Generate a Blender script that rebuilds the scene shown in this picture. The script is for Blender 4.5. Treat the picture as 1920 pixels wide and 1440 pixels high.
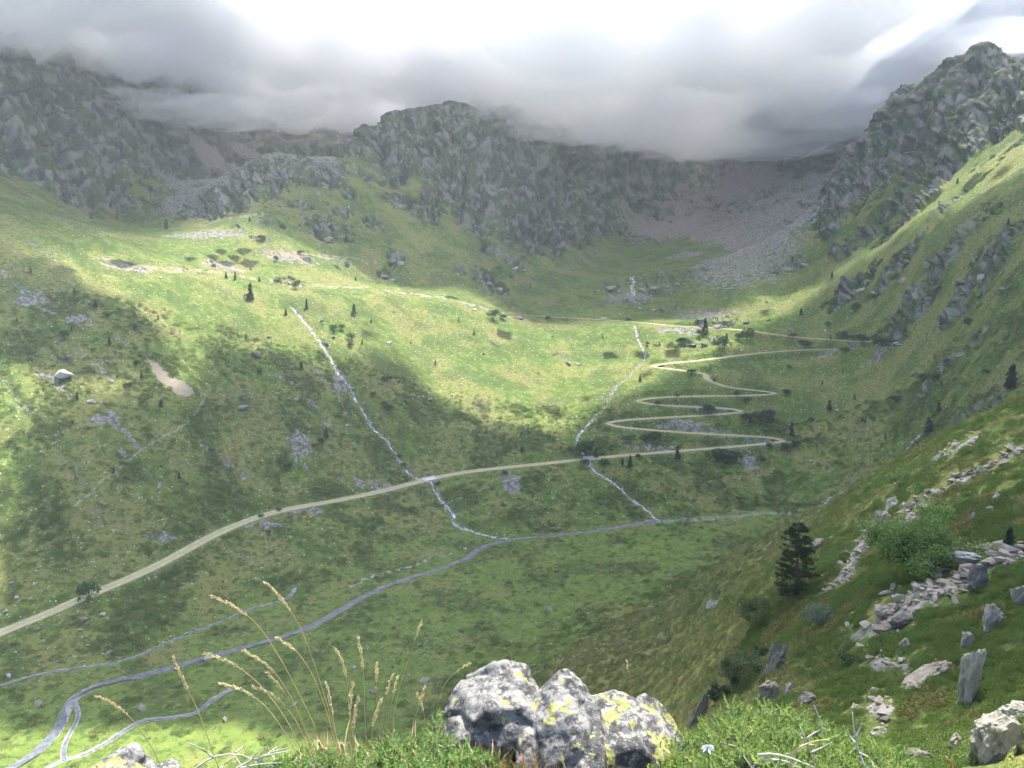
import bpy, bmesh, math, random
import numpy as np
from mathutils import Vector, Matrix
DETAIL = 1
HAZE = 0.00014

scene = bpy.context.scene
for _o in list(bpy.data.objects):
    bpy.data.objects.remove(_o, do_unlink=True)
COL = scene.collection
R = math.radians
EYE = 120.0                      # camera height above the valley floor (m)
FPX = 1442.0                     # focal length in pixels of the 1920 wide photograph
PITCH = math.atan(240.0 / FPX)   # looking down; the horizon is at row 480

# ---------------------------------------------------------------- camera
cam_data = bpy.data.cameras.new('camera')
cam_data.sensor_fit = 'HORIZONTAL'
cam_data.sensor_width = 36.0
cam_data.lens = 36.0 * FPX / 1920.0
cam_data.clip_start = 0.1
cam_data.clip_end = 9000.0
camera = bpy.data.objects.new('camera', cam_data)
camera.location = (0, 0, EYE)
camera.rotation_euler = (math.pi / 2 - PITCH, 0, 0)
COL.objects.link(camera)
scene.camera = camera

# ---------------------------------------------------------------- sky and sun
SUN_EL = R(65)
SUN_AZ = R(20)                   # clockwise from straight ahead (+Y)
SUN_DIR = np.array([math.sin(SUN_AZ) * math.cos(SUN_EL), math.cos(SUN_AZ) * math.cos(SUN_EL), math.sin(SUN_EL)])
world = bpy.data.worlds.new('World')
scene.world = world
world.use_nodes = True
wn = world.node_tree
wn.nodes.clear()
sky = wn.nodes.new('ShaderNodeTexSky')
sky.sky_type = 'NISHITA'
sky.sun_disc = False
sky.sun_elevation = SUN_EL
sky.sun_rotation = SUN_AZ
sky.altitude = 2000
sky.air_density = 1.0
sky.dust_density = 9.0
sky.ozone_density = 0.3
bg = wn.nodes.new('ShaderNodeBackground')
bg.inputs['Strength'].default_value = 0.15
wo = wn.nodes.new('ShaderNodeOutputWorld')
wn.links.new(sky.outputs[0], bg.inputs[0])
wn.links.new(bg.outputs[0], wo.inputs[0])

sun_data = bpy.data.lights.new('sun', 'SUN')
sun_data.energy = 4.1
sun_data.angle = R(0.5)
sun_data.color = (1.0, 0.96, 0.88)
sun = bpy.data.objects.new('sun', sun_data)
sun.rotation_euler = Vector(SUN_DIR).to_track_quat('Z', 'Y').to_euler()
sun.location = (200, 100, 700)
COL.objects.link(sun)

scene.view_settings.view_transform = 'Standard'
scene.view_settings.look = 'None'
scene.view_settings.gamma = 1.0
scene.view_settings.exposure = 1.95
scene.view_settings.use_curve_mapping = False
scene.render.engine = 'CYCLES'
cy = scene.cycles
cy.max_bounces = 8
cy.diffuse_bounces = 1
cy.glossy_bounces = 2
cy.transmission_bounces = 2
cy.transparent_max_bounces = 16
cy.volume_bounces = 6
cy.use_denoising = True
try:
    cy.denoiser = 'OPENIMAGEDENOISE'
    cy.denoising_input_passes = 'RGB_ALBEDO_NORMAL'
    cy.denoising_prefilter = 'FAST'
except Exception:
    pass
cy.sample_clamp_indirect = 4.0

# ---------------------------------------------------------------- numpy noise
def _hash(ix, iy, seed):
    h = (ix.astype(np.int64) * 374761393 + iy.astype(np.int64) * 668265263 + seed * 1442695041) & 0xFFFFFFFF
    h = ((h ^ (h >> 13)) * 1274126177) & 0xFFFFFFFF
    return h ^ (h >> 16)

def pn(x, y, seed=0):
    """2-D gradient noise, about -0.7..0.7"""
    ix = np.floor(x); iy = np.floor(y)
    fx = x - ix; fy = y - iy
    ix = ix.astype(np.int64); iy = iy.astype(np.int64)
    u = fx * fx * fx * (fx * (fx * 6 - 15) + 10)
    v = fy * fy * fy * (fy * (fy * 6 - 15) + 10)
    def g(dx, dy):
        a = _hash(ix + dx, iy + dy, seed) * (2 * math.pi / 4294967296.0)
        return np.cos(a) * (fx - dx) + np.sin(a) * (fy - dy)
    a = g(0, 0); b = g(1, 0); c = g(0, 1); d = g(1, 1)
    return (a + u * (b - a)) * (1 - v) + (c + u * (d - c)) * v

def fbm(x, y, octs=4, seed=0, gain=0.5, lac=2.03):
    s = 0; a = 1.0
    for i in range(octs):
        s = s + a * pn(x, y, seed + 17 * i)
        x = x * lac + 3.1; y = y * lac - 1.7; a *= gain
    return s

def ridged(x, y, octs=4, seed=0, gain=0.5, lac=2.03):
    s = 0; a = 1.0
    for i in range(octs):
        s = s + a * (1 - 2.2 * np.abs(pn(x, y, seed + 17 * i)))
        x = x * lac + 3.1; y = y * lac - 1.7; a *= gain
    return s

def worley(x, y, seed=0):
    """F1, F2 and a random value per cell"""
    ix = np.floor(x).astype(np.int64); iy = np.floor(y).astype(np.int64)
    f1 = np.full(x.shape, 9.0); f2 = np.full(x.shape, 9.0); cid = np.zeros(x.shape)
    for dx in (-1, 0, 1):
        for dy in (-1, 0, 1):
            h = _hash(ix + dx, iy + dy, seed)
            px = ix + dx + (h & 0xFFFF) / 65536.0
            py = iy + dy + ((h >> 16) & 0xFFFF) / 65536.0
            d = np.hypot(x - px, y - py)
            nearer = d < f1
            f2 = np.where(nearer, f1, np.minimum(f2, d))
            cid = np.where(nearer, (h % 1013) / 1013.0, cid)
            f1 = np.where(nearer, d, f1)
    return f1, f2, cid

def facets(x, y, seed=0):
    """planar faces: every cell has its own height and tilt"""
    ix = np.floor(x).astype(np.int64); iy = np.floor(y).astype(np.int64)
    f1 = np.full(x.shape, 9.0); f2 = np.full(x.shape, 9.0); val = np.zeros(x.shape)
    for dx in (-1, 0, 1):
        for dy in (-1, 0, 1):
            h = _hash(ix + dx, iy + dy, seed)
            ex = x - (ix + dx + (h & 0xFFFF) / 65536.0); ey = y - (iy + dy + ((h >> 16) & 0xFFFF) / 65536.0)
            d = np.abs(ex) + np.abs(ey) + .35 * np.hypot(ex, ey)
            h2 = _hash(ix + dx, iy + dy, seed + 31)
            v = ((h2 & 0xFFF) / 4096.0 - .5) + (((h2 >> 12) & 0xFF) / 256.0 - .5) * 1.5 * ex + (((h2 >> 20) & 0xFF) / 256.0 - .35) * 1.5 * ey
            nearer = d < f1
            f2 = np.where(nearer, f1, np.minimum(f2, d)); val = np.where(nearer, v, val); f1 = np.where(nearer, d, f1)
    return val, f2 - f1

def sstep(a, b, x):
    t = np.clip((x - a) / (b - a), 0, 1)
    return t * t * (3 - 2 * t)

# ---------------------------------------------------------------- photograph -> place
def ray(px, py):
    """direction of a photograph pixel: (azimuth, tangent of elevation)"""
    u = (px - 960.0) / FPX; v = (720.0 - py) / FPX
    y = math.cos(PITCH) + v * math.sin(PITCH)
    z = v * math.cos(PITCH) - math.sin(PITCH)
    return math.atan2(u, y), z / math.hypot(u, y)

def at(px, py, dist):
    """point at horizontal distance dist along the pixel's ray"""
    a, t = ray(px, py)
    return Vector((math.sin(a) * dist, math.cos(a) * dist, EYE + t * dist))

# ---------------------------------------------------------------- terrain: surveyed points
CP = []     # (azimuth, ln r, tangent)
def cp(px, py, r):
    a, t = ray(px, py); CP.append((a, math.log(r), t))
def cpz(px, r, z):
    a, _ = ray(px, 720); CP.append((a, math.log(r), (z - EYE) / r))
def column(px, start, rows, beyond=()):
    """climb a hillside in one azimuth: rows are (photo row, slope up to it)"""
    py, mode, val = start
    a, t = ray(px, py)
    r = val if mode == 'r' else (val - EYE) / t
    z = EYE + t * r
    CP.append((a, math.log(r), t))
    for py, s in rows:
        a, t = ray(px, py)
        r2 = (z - s * r - EYE) / (t - s)
        z = EYE + t * r2
        # add an in-between point on long stretches
        if r2 / r > 1.12:
            rm = math.sqrt(r * r2)
            zm = (EYE + CP[-1][2] * r) + s * (rm - r)
            CP.append((a, math.log(rm), (zm - EYE) / rm))
        r = r2
        CP.append((a, math.log(r), t))
    for dr, dz in beyond:
        r += dr; z += dz
        CP.append((a, math.log(r), (z - EYE) / r))

UP = ((40, 40), (120, 80), (300, 60))
column(-420, (1330, 'z', 3), [(1230, .2), (1215, .1), (800, .66), (400, .6), (300, .4), (260, .5), (130, .8)], UP)
column(-200, (1330, 'z', 2), [(1230, .2), (1215, .1), (800, .66), (400, .6), (310, .38), (270, .5), (140, .8)], UP)
column(0, (1310, 'z', 1.5), [(1192, .17), (1178, .1), (800, .66), (430, .58), (345, .30), (318, .3), (150, .85)], UP)
column(200, (1260, 'z', 1.5), [(1107, .25), (1090, .1), (800, .62), (560, .58), (450, .42), (412, .11), (375, .3), (200, .85)], UP)
column(400, (1145, 'z', 3), [(1018, .3), (1002, .1), (700, .6), (520, .48), (498, .18), (440, .33), (405, .22), (335, .5)],
       ((20, -8), (90, -6)))
for q in ((400, 325, 760), (400, 272, 900), (400, 200, 1010), (400, 130, 1080)): cp(*q)
column(500, (1100, 'z', 3), [(972, .3), (957, .1), (700, .58), (535, .48), (520, .18), (450, .4), (350, .5), (280, .6)],
       ((30, -16), (120, -22)))
for q in ((500, 285, 930), (500, 262, 1000), (500, 195, 1100), (500, 130, 1180)): cp(*q)
column(610, (1070, 'z', 3), [(948, .3), (934, .1), (700, .55), (550, .48), (532, .16), (450, .4), (300, .52), (285, .5)],
       ((30, -12), (120, -10)))
for q in ((610, 282, 930), (610, 262, 1000), (610, 215, 1090), (610, 140, 1180)): cp(*q)
column(700, (1025, 'z', 4), [(930, .3), (915, .1), (700, .52), (548, .45), (532, .14), (400, .45), (305, .5), (215, 1.0)],
       ((18, -2), (60, -30), (250, 20)))
column(790, (1000, 'z', 4), [(905, .3), (892, .1), (700, .48), (555, .42), (541, .14), (400, .45), (290, .75), (198, 1.0)],
       ((22, 2), (70, -30), (200, 10)))
column(870, (985, 'z', 4), [(894, .3), (881, .1), (700, .46), (566, .42), (554, .12), (425, .42), (395, .6), (190, 1.15)],
       ((30, 5), (60, -30), (200, 10)))
column(960, (1000, 'z', 4), [(880, .28), (868, .08), (780, .32), (600, .36), (585, .1), (480, .34), (435, .42), (250, 1.0)], UP)
column(1100, (985, 'z', 4.5), [(866, .3), (853, .06), (780, .32), (602, .31), (590, .08), (540, .2), (500, .18), (425, .3), (300, .9), (235, .9)], UP)
column(1200, (975, 'z', 5), [(857, .32), (795, .33), (750, .33), (685, .31), (606, .31), (596, .07), (555, .15), (520, .35), (500, .1), (450, .2), (400, .28), (250, .7)], UP)
column(1350, (962, 'z', 5.5), [(842, .36), (775, .34), (740, .33), (700, .34), (615, .34), (560, .3), (500, .24), (465, .12), (400, .22), (290, .36)],
       ((100, 45), (300, 150)))
column(1440, (955, 'z', 6), [(828, .37), (740, .35), (650, .35), (560, .37), (480, .34), (445, .3)], ((40, -6),))
for q in ((1440, 420, 900), (1440, 350, 1060), (1440, 270, 1230), (1440, 200, 1400)): cp(*q)
column(1520, (930, 'r', 368), [(828, .38), (650, .37), (560, .38), (480, .42), (385, .6)], ((25, -14), (60, -25)))
for q in ((1520, 372, 950), (1520, 290, 1180), (1520, 230, 1300)): cp(*q)
column(1600, (850, 'r', 392), [(650, .39), (575, .42), (520, .8), (440, .4), (350, .55), (245, 1.2)], ((25, -15), (80, -50)))
for q in ((1600, 250, 1250), (1600, 200, 1400)): cp(*q)
column(1680, (800, 'r', 395), [(650, .41), (585, .42), (480, .8), (400, .42), (330, .5), (260, .42), (165, 1.4)], ((20, -4), (100, -70)))
column(1740, (790, 'r', 378), [(640, .43), (585, .46), (470, .8), (375, .44), (250, .46), (112, 1.5)], ((25, -5), (100, -60)))
column(1800, (780, 'r', 360), [(620, .45), (585, .5), (465, .8), (350, .45), (240, .48), (88, 1.5)], ((25, -2), (100, -50)))
column(1920, (700, 'r', 345), [(560, .5), (430, .6), (330, .48), (225, .48), (84, 1.4)], ((30, 0), (120, -40)))
column(2120, (680, 'r', 325), [(560, .5), (420, .6), (330, .48), (220, .48), (80, 1.3)], ((30, 0), (120, -40)))
column(2400, (660, 'r', 310), [(560, .5), (420, .6), (330, .48), (220, .48), (80, 1.3)], ((30, 0), (120, -40)))
# valley floor
for px, py, z in ((-150, 1440, 0), (40, 1440, 0), (300, 1440, .3), (600, 1440, .8), (0, 1360, .6), (250, 1340, .3), (450, 1320, .6), (650, 1330, .8),
                  (300, 1240, 1), (450, 1215, .8), (600, 1170, 1), (700, 1110, 1.2), (800, 1070, 1.6), (900, 1037, 2), (960, 1012, 2.4), (1090, 995, 3.2),
                  (500, 1140, 2), (640, 1080, 2.4), (760, 1035, 3), (800, 1330, 1.5), (860, 1250, 1.4), (750, 1200, 1.2), (900, 1120, 2.2), (1000, 1080, 3),
                  (1000, 1185, 2.6), (1120, 1060, 3.5), (1200, 1020, 4), (1300, 1000, 4.5), (1400, 975, 5.2), (1200, 1108, 4), (1340, 1042, 5), (700, 1260, 1)):
    a, t = ray(px, py); cp(px, py, (z - EYE) / t)
# the near spur on the right, on which the photographer stands
for q in ((2120, 1440, 19), (2120, 1100, 44), (2120, 900, 75), (2120, 640, 125),
          (2400, 1440, 18), (2400, 1100, 43), (2400, 560, 130),
          (1920, 1440, 20), (1920, 1250, 32), (1920, 1100, 47), (1920, 900, 82), (1920, 738, 125),
          (1780, 1440, 22), (1780, 1250, 35), (1780, 1100, 52), (1780, 950, 80), (1780, 818, 135),
          (1650, 1440, 24), (1650, 1250, 40), (1650, 1100, 60), (1650, 980, 90), (1650, 882, 150),
          (1500, 1400, 30), (1500, 1250, 47), (1500, 1130, 70), (1500, 1045, 105), (1500, 963, 185),
          (1400, 1340, 42), (1400, 1240, 58), (1400, 1165, 78), (1400, 1090, 128), (1400, 1020, 215),
          (1300, 1300, 92), (1300, 1200, 150), (1300, 1110, 225),
          (1200, 1310, 122), (1200, 1200, 185), (1050, 1260, 165)): cp(*q)
for q in ((1920, 160, 82), (1780, 175, 72), (1650, 205, 52), (1500, 260, 22), (1920, 230, 60), (2120, 170, 86), (1780, 260, 45), (1650, 300, 25), (2120, 240, 70)): cpz(*q)
# the ledge underfoot and the drop below it (hidden by the ledge)
for px in (-500, -150, 200, 600, 1000, 1250):
    for r, z in ((.5, 118.25), (1.5, 118.25), (2.5, 118.12), (3.2, 117.4), (5, 115.2), (8, 112.0), (16, 105), (40, 83), (75, 54), (120, 18), (150, 3.5)):
        if px > 900 and r > 30: z += (px - 900) * .03
        if px < 300 or r < 100:
            cpz(px, r, z)
for px in (1450, 1700, 2000, 2400):
    for r, z in ((.5, 118.25), (1.5, 118.25), (2.5, 118.1), (3.3, 117.3), (6, 114.2), (11, 110.6)):
        cpz(px, r, z)
CPA = np.array(CP)
_P = CPA[:, :2]
_C2 = 0.03 ** 2
def _kern(d2): return np.sqrt(d2 + _C2)
_D2 = ((_P[:, None, :] - _P[None, :, :]) ** 2).sum(-1)
_n = len(_P)
_A = np.zeros((_n + 3, _n + 3))
_A[:_n, :_n] = _kern(_D2) - 0.004 * np.eye(_n)
_A[:_n, _n] = 1; _A[:_n, _n + 1:] = _P
_A[_n, :_n] = 1; _A[_n + 1:, :_n] = _P.T
_W = np.linalg.solve(_A, np.concatenate([CPA[:, 2], [0, 0, 0]]))
def base_tan(a, lr):
    out = np.empty(a.shape)
    fa = a.ravel(); fl = lr.ravel(); fo = out.ravel()
    for i in range(0, fa.size, 20000):
        s = slice(i, i + 20000)
        d2 = (fa[s, None] - _P[None, :, 0]) ** 2 + (fl[s, None] - _P[None, :, 1]) ** 2
        fo[s] = _kern(d2) @ _W[:_n] + _W[_n] + fa[s] * _W[_n + 1] + fl[s] * _W[_n + 2]
    return fo.reshape(a.shape)

# ---------------------------------------------------------------- terrain grid (polar, finer where the ground is seen close up)
NA = int(860 * DETAIL)
az_in = np.linspace(R(-36.5), R(36.5), NA)
az_l = R(-36.5) - np.geomspace(R(.1), R(26), 40)[::-1]
az_r = R(36.5) + np.geomspace(R(.1), R(26), 40)
AZ = np.concatenate([az_l, az_in, az_r])
def _seg(a, b, n): return np.geomspace(a, b, max(3, int(n * DETAIL)), endpoint=False)
RR = np.concatenate([_seg(.4, 2, 10), _seg(2, 5, 45), _seg(5, 18, 25), _seg(18, 60, 150), _seg(60, 165, 150), _seg(165, 300, 180),
                     _seg(300, 560, 260), _seg(560, 900, 185), _seg(900, 1080, 60), _seg(1080, 1500, 45), np.geomspace(1500, 6000, 14)])
LR = np.log(RR)
# coarse evaluation of the smooth surface, then bilinear refinement
_ca = np.linspace(AZ[0], AZ[-1], 300); _cl = np.linspace(LR[0], LR[-1], 520)
_T = base_tan(*np.meshgrid(_ca, _cl))
_far = sstep(math.log(1500), math.log(3000), _cl)[:, None]
def bilin(grid, xs, ys, x, y):
    fx = np.clip((x - xs[0]) / (xs[1] - xs[0]), 0, len(xs) - 1.001)
    fy = np.clip((y - ys[0]) / (ys[1] - ys[0]), 0, len(ys) - 1.001)
    ix = fx.astype(int); iy = fy.astype(int); fx = fx - ix; fy = fy - iy
    return ((grid[iy, ix] * (1 - fx) + grid[iy, ix + 1] * fx) * (1 - fy) + (grid[iy + 1, ix] * (1 - fx) + grid[iy + 1, ix + 1] * fx) * fy)
_Zc = EYE + _T * np.exp(_cl)[:, None]
_Zc = _Zc * (1 - _far) + 330 * _far
def base_z(x, y):
    x = np.asarray(x, float); y = np.asarray(y, float)
    return bilin(_Zc, _ca, _cl, np.arctan2(x, y), 0.5 * np.log(x * x + y * y + 1e-9))
def ground(px, py, rmin=9.0, rmax=1700.0):
    """where the pixel's ray meets the smooth hillside"""
    a, t = ray(px, py)
    lr = np.linspace(math.log(rmin), math.log(rmax), 2500)
    z = bilin(_Zc, _ca, _cl, np.full(lr.shape, a), lr)
    tt = (z - EYE) / np.exp(lr)
    hit = np.nonzero(tt >= t)[0]
    i = hit[0] if len(hit) else len(lr) - 1
    r = math.exp(lr[i])
    if i > 0 and len(hit):
        f = (t - tt[i - 1]) / max(1e-9, tt[i] - tt[i - 1]); r = math.exp(lr[i - 1] + f * (lr[i] - lr[i - 1]))
    return Vector((math.sin(a) * r, math.cos(a) * r, EYE + t * r))

# ---------------------------------------------------------------- lines on the ground, surveyed from the photograph
def chaikin(P, n=2):
    P = np.asarray(P, float)
    for _ in range(n):
        Q = np.empty((2 * len(P), P.shape[1]))
        Q[0] = P[0]; Q[-1] = P[-1]
        Q[1:-1:2] = .75 * P[:-1] + .25 * P[1:]
        Q[2:-1:2] = .25 * P[:-1] + .75 * P[1:]
        P = Q
    return P
def resample(P, step):
    d = np.concatenate([[0], np.cumsum(np.linalg.norm(np.diff(P[:, :2], axis=0), axis=1))])
    n = max(2, int(d[-1] / step))
    s = np.linspace(0, d[-1], n)
    return np.stack([np.interp(s, d, P[:, k]) for k in range(P.shape[1])], 1)
def line(pts, step=2.0, smooth=2, rmin=9.0):
    return resample(chaikin([tuple(ground(x, y, rmin)) for x, y in pts], smooth), step)
def polydist(X, Y, P, reach, want_z=False):
    """distance to a polyline (reach = nothing beyond it matters) and the line's height there"""
    D = np.full(X.shape, 1e6); H = np.zeros(X.shape)
    fx = X.ravel(); fy = Y.ravel(); D_ = D.ravel(); H_ = H.ravel()
    near = (fx > P[:, 0].min() - reach) & (fx < P[:, 0].max() + reach) & (fy > P[:, 1].min() - reach) & (fy < P[:, 1].max() + reach)
    cell = {}
    # bucket candidate vertices segment by segment
    ids = np.nonzero(near)[0]
    if len(ids) == 0: return D, H
    xs = fx[ids]; order = np.argsort(xs); ids = ids[order]; xs = xs[order]
    for k in range(len(P) - 1):
        a = P[k]; b = P[k + 1]
        lo = np.searchsorted(xs, min(a[0], b[0]) - reach); hi = np.searchsorted(xs, max(a[0], b[0]) + reach)
        if hi <= lo: continue
        c = ids[lo:hi]
        yy = fy[c]
        c = c[(yy > min(a[1], b[1]) - reach) & (yy < max(a[1], b[1]) + reach)]
        if len(c) == 0: continue
        vx = b[0] - a[0]; vy = b[1] - a[1]; L2 = vx * vx + vy * vy + 1e-9
        t = np.clip(((fx[c] - a[0]) * vx + (fy[c] - a[1]) * vy) / L2, 0, 1)
        d = np.hypot(fx[c] - a[0] - t * vx, fy[c] - a[1] - t * vy)
        m = d < D_[c]
        D_[c[m]] = d[m]; H_[c[m]] = a[2] + t[m] * (b[2] - a[2])
    return D, H
def inpoly(X, Y, P):
    ins = np.zeros(X.shape, bool)
    n = len(P); j = n - 1
    for i in range(n):
        xi, yi = P[i][0], P[i][1]; xj, yj = P[j][0], P[j][1]
        if abs(yj - yi) > 1e-9:
            c = ((yi > Y) != (yj > Y)) & (X < (xj - xi) * (Y - yi) / (yj - yi) + xi)
            ins ^= c
        j = i
    return ins

ROAD = line([(-60, 1212), (0, 1186), (90, 1150), (160, 1118), (230, 1090), (300, 1058), (350, 1030), (400, 1003), (440, 985), (500, 963), (560, 950),
             (640, 937), (720, 920), (800, 899), (870, 885), (950, 876), (1030, 868), (1110, 859), (1180, 853), (1250, 847), (1330, 841), (1400, 835),
             (1450, 830), (1472, 826), (1455, 821), (1400, 817), (1300, 812), (1220, 806), (1165, 801), (1134, 794), (1160, 788), (1220, 784), (1300, 780),
             (1360, 776), (1398, 771), (1370, 766), (1300, 762), (1240, 760), (1188, 753), (1215, 746), (1280, 743), (1360, 742), (1420, 741), (1462, 737),
             (1420, 732), (1370, 727), (1338, 718), (1322, 708), (1326, 701), (1300, 697), (1260, 692), (1216, 687), (1250, 681), (1320, 675), (1400, 664),
             (1480, 657), (1560, 654), (1640, 652), (1692, 646), (1640, 641), (1560, 637), (1480, 631), (1400, 619), (1330, 614), (1260, 611), (1200, 604),
             (1130, 599), (1050, 595), (980, 590), (930, 580)], 2.0)
for _k in range(6):   # an even grade
    ROAD[1:-1, 2] = .25 * ROAD[:-2, 2] + .5 * ROAD[1:-1, 2] + .25 * ROAD[2:, 2]
RIVER = line([(10, 1445), (60, 1418), (110, 1370), (122, 1335), (140, 1303), (200, 1278), (300, 1258), (400, 1228), (480, 1208), (560, 1185), (620, 1155),
              (690, 1112), (760, 1085), (830, 1065), (880, 1045), (900, 1025), (950, 1012), (1050, 1003), (1150, 990), (1232, 974)], 2.0)
BROOK = line([(-60, 1300), (0, 1286), (60, 1266), (130, 1254), (240, 1240), (330, 1196), (400, 1172), (470, 1140), (535, 1126), (548, 1112), (553, 1102)], 1.5)
BRAID = line([(70, 1452), (110, 1428), (150, 1418), (200, 1392), (240, 1365), (265, 1350), (320, 1345), (370, 1338), (395, 1312), (432, 1292)], 1.5)
BRAID2 = line([(120, 1425), (118, 1395), (150, 1345), (142, 1318)], 1.5)
CASCADE = line([(548, 572), (565, 592), (584, 615), (600, 640), (614, 655), (628, 682), (640, 705), (655, 722), (664, 745), (676, 757), (683, 772), (697, 797),
                (720, 815), (736, 832), (752, 858), (765, 880), (785, 893), (806, 903), (822, 925), (838, 942), (853, 958), (847, 971), (868, 985), (900, 994), (930, 1001), (950, 1010)], 1.5)
TORRENT_UP = line([(1190, 610), (1194, 628), (1200, 645), (1211, 660), (1208, 672)], 1.5)
TORRENT_LOW = line([(1112, 786), (1100, 795), (1084, 812), (1080, 830), (1092, 848), (1103, 862), (1108, 878), (1120, 890), (1140, 898), (1160, 912), (1180, 932), (1205, 950), (1222, 962), (1232, 974)], 1.5)
TORRENT = line([(1190, 610), (1194, 628), (1200, 645), (1211, 660), (1208, 672), (1192, 690), (1172, 708), (1150, 728), (1140, 752), (1125, 775), (1100, 795), (1084, 812),
                (1080, 830), (1092, 848), (1103, 862), (1108, 878), (1120, 890), (1140, 898), (1160, 912), (1180, 932), (1205, 950), (1222, 962), (1232, 974)], 1.5)
UPPERFALL = line([(1184, 518), (1190, 526), (1183, 535), (1186, 543), (1190, 552)], 1.5)
RIGHTFALL = line([(1745, 792), (1708, 826), (1690, 845), (1662, 866), (1640, 882), (1600, 902), (1575, 920), (1556, 928), (1548, 940)], 1.5)
DRYGULLY = line([(-20, 680), (5, 705), (40, 750), (70, 790), (100, 820), (125, 855), (150, 895), (172, 925), (185, 955), (190, 985)], 2.0)
GULLY2 = line([(370, 690), (395, 740), (430, 770), (470, 820), (520, 860), (560, 890)], 2.0)
GULLY3 = line([(0, 820), (30, 870), (60, 930), (90, 980)], 2.0)
FOOTPATH = line([(140, 945), (185, 905), (225, 880), (262, 842), (300, 822), (335, 800), (368, 772), (382, 745)], 2.0)
TERRACE = line([(200, 498), (260, 500), (330, 503), (400, 503), (440, 512), (500, 522), (560, 533), (640, 540), (700, 540), (770, 549), (830, 556), (875, 566), (910, 580), (950, 590)], 2.5)
TERRACE2 = line([(330, 430), (400, 412), (450, 404), (495, 405)], 2.5)
TERRACE3 = line([(515, 478), (570, 472), (600, 478), (640, 482), (700, 487)], 2.5)
RUBBLE = [line(p, 2.0) for p in (
    [(500, 690), (540, 720), (580, 742), (600, 785), (640, 820)], [(590, 690), (612, 720), (635, 745)], [(640, 760), (655, 800)],
    [(545, 800), (560, 830), (568, 860), (572, 880)], [(0, 505), (40, 540), (80, 580), (100, 590)], [(205, 625), (235, 645)],
    [(120, 640), (170, 670), (210, 710)], [(60, 690), (95, 700), (130, 740)], [(190, 775), (230, 800), (262, 840)], [(215, 830), (250, 870), (300, 910)],
    [(30, 440), (80, 470), (130, 510)], [(380, 830), (440, 880), (470, 900)], [(1400, 855), (1405, 880)], [(930, 900), (960, 880), (940, 920)],
    [(1260, 575), (1330, 540), (1420, 490), (1500, 440), (1545, 400)], [(880, 745), (905, 768)], [(1040, 658), (1080, 680)])]
SCAR = [tuple(ground(x, y)) for x, y in ((275, 674), (290, 673), (312, 690), (345, 712), (366, 728), (352, 742), (335, 742), (310, 722), (288, 700))]

OUTCROPS = [(615, 428, 50, 24), (742, 487, 22, 18), (722, 513, 16, 12), (920, 528, 32, 20), (965, 498, 18, 10), (1145, 533, 30, 13), (1230, 520, 48, 13),
            (1300, 515, 30, 12), (1318, 640, 45, 7), (1340, 604, 38, 10), (1595, 545, 45, 24), (1740, 530, 80, 35), (1850, 500, 60, 40), (1680, 500, 40, 22),
            (1480, 500, 26, 15), (1560, 395, 30, 45), (1620, 440, 45, 22), (1700, 405, 45, 14), (1780, 325, 50, 8), (545, 528, 30, 8), (118, 704, 16, 7),
            (122, 668, 12, 7), (460, 755, 14, 9), (490, 449, 18, 6), (800, 395, 30, 30), (890, 420, 25, 20), (700, 420, 22, 10), (750, 380, 40, 15), (1655, 330, 30, 14),
            (1640, 250, 60, 50), (560, 385, 25, 10), (640, 400, 20, 12), (440, 370, 60, 35), (370, 385, 60, 22), (250, 395, 45, 18), (520, 330, 40, 25), (600, 320, 40, 20),
            (500, 290, 40, 15), (1050, 300, 90, 60), (1250, 545, 40, 9), (1180, 570, 30, 10), (1250, 580, 20, 7), (1720, 590, 30, 14), (1820, 640, 25, 8), (1760, 705, 26, 10),
            (1860, 760, 40, 14), (1800, 790, 40, 10), (1060, 668, 20, 6), (345, 500, 40, 5), (480, 420, 50, 8), (1200, 430, 60, 25), (990, 455, 30, 15)]
SCREES = [(560, 835, 22, 32), (1405, 862, 22, 16), (200, 785, 26, 16), (640, 715, 14, 30), (240, 497, 45, 6), (420, 497, 35, 7), (540, 480, 50, 10), (380, 440, 70, 8),
          (1330, 770, 60, 5), (1290, 800, 70, 5), (1400, 820, 80, 6), (1290, 795, 40, 5), (960, 905, 20, 18), (700, 910, 60, 9), (1240, 840, 60, 6), (1600, 650, 60, 5),
          (1660, 660, 30, 6), (1280, 620, 50, 8), (1400, 480, 100, 30), (1180, 560, 50, 12), (150, 600, 20, 12), (60, 560, 30, 14), (1320, 590, 50, 10), (300, 1000, 30, 8),
          (480, 985, 60, 8), (560, 960, 50, 7)]
PINKISH = [(1410, 845, 35, 12), (1310, 795, 45, 7), (1660, 648, 25, 6), (560, 480, 70, 9), (400, 500, 60, 9), (1420, 585, 40, 6), (840, 558, 45, 8), (1240, 420, 90, 50), (1780, 322, 60, 9), (400, 290, 60, 25)]

def patch(GA, GL, q):
    """soft elliptical patch of ground about a surveyed point"""
    px, py, rx, ry = q
    a, t = ray(px, py); lr = math.log(math.hypot(*ground(px, py, 230)[:2]))
    rc = math.exp(lr) * .85
    r0 = math.log(math.hypot(*ground(px, py + ry, rc)[:2])); r1 = math.log(math.hypot(*ground(px, py - ry, rc)[:2]))
    hl = np.clip((r1 - r0) / 2, .006, .12)
    return np.exp(-(((GA - a) / (rx / FPX)) ** 2 + ((GL - lr) / hl) ** 2) * .9)

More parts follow.
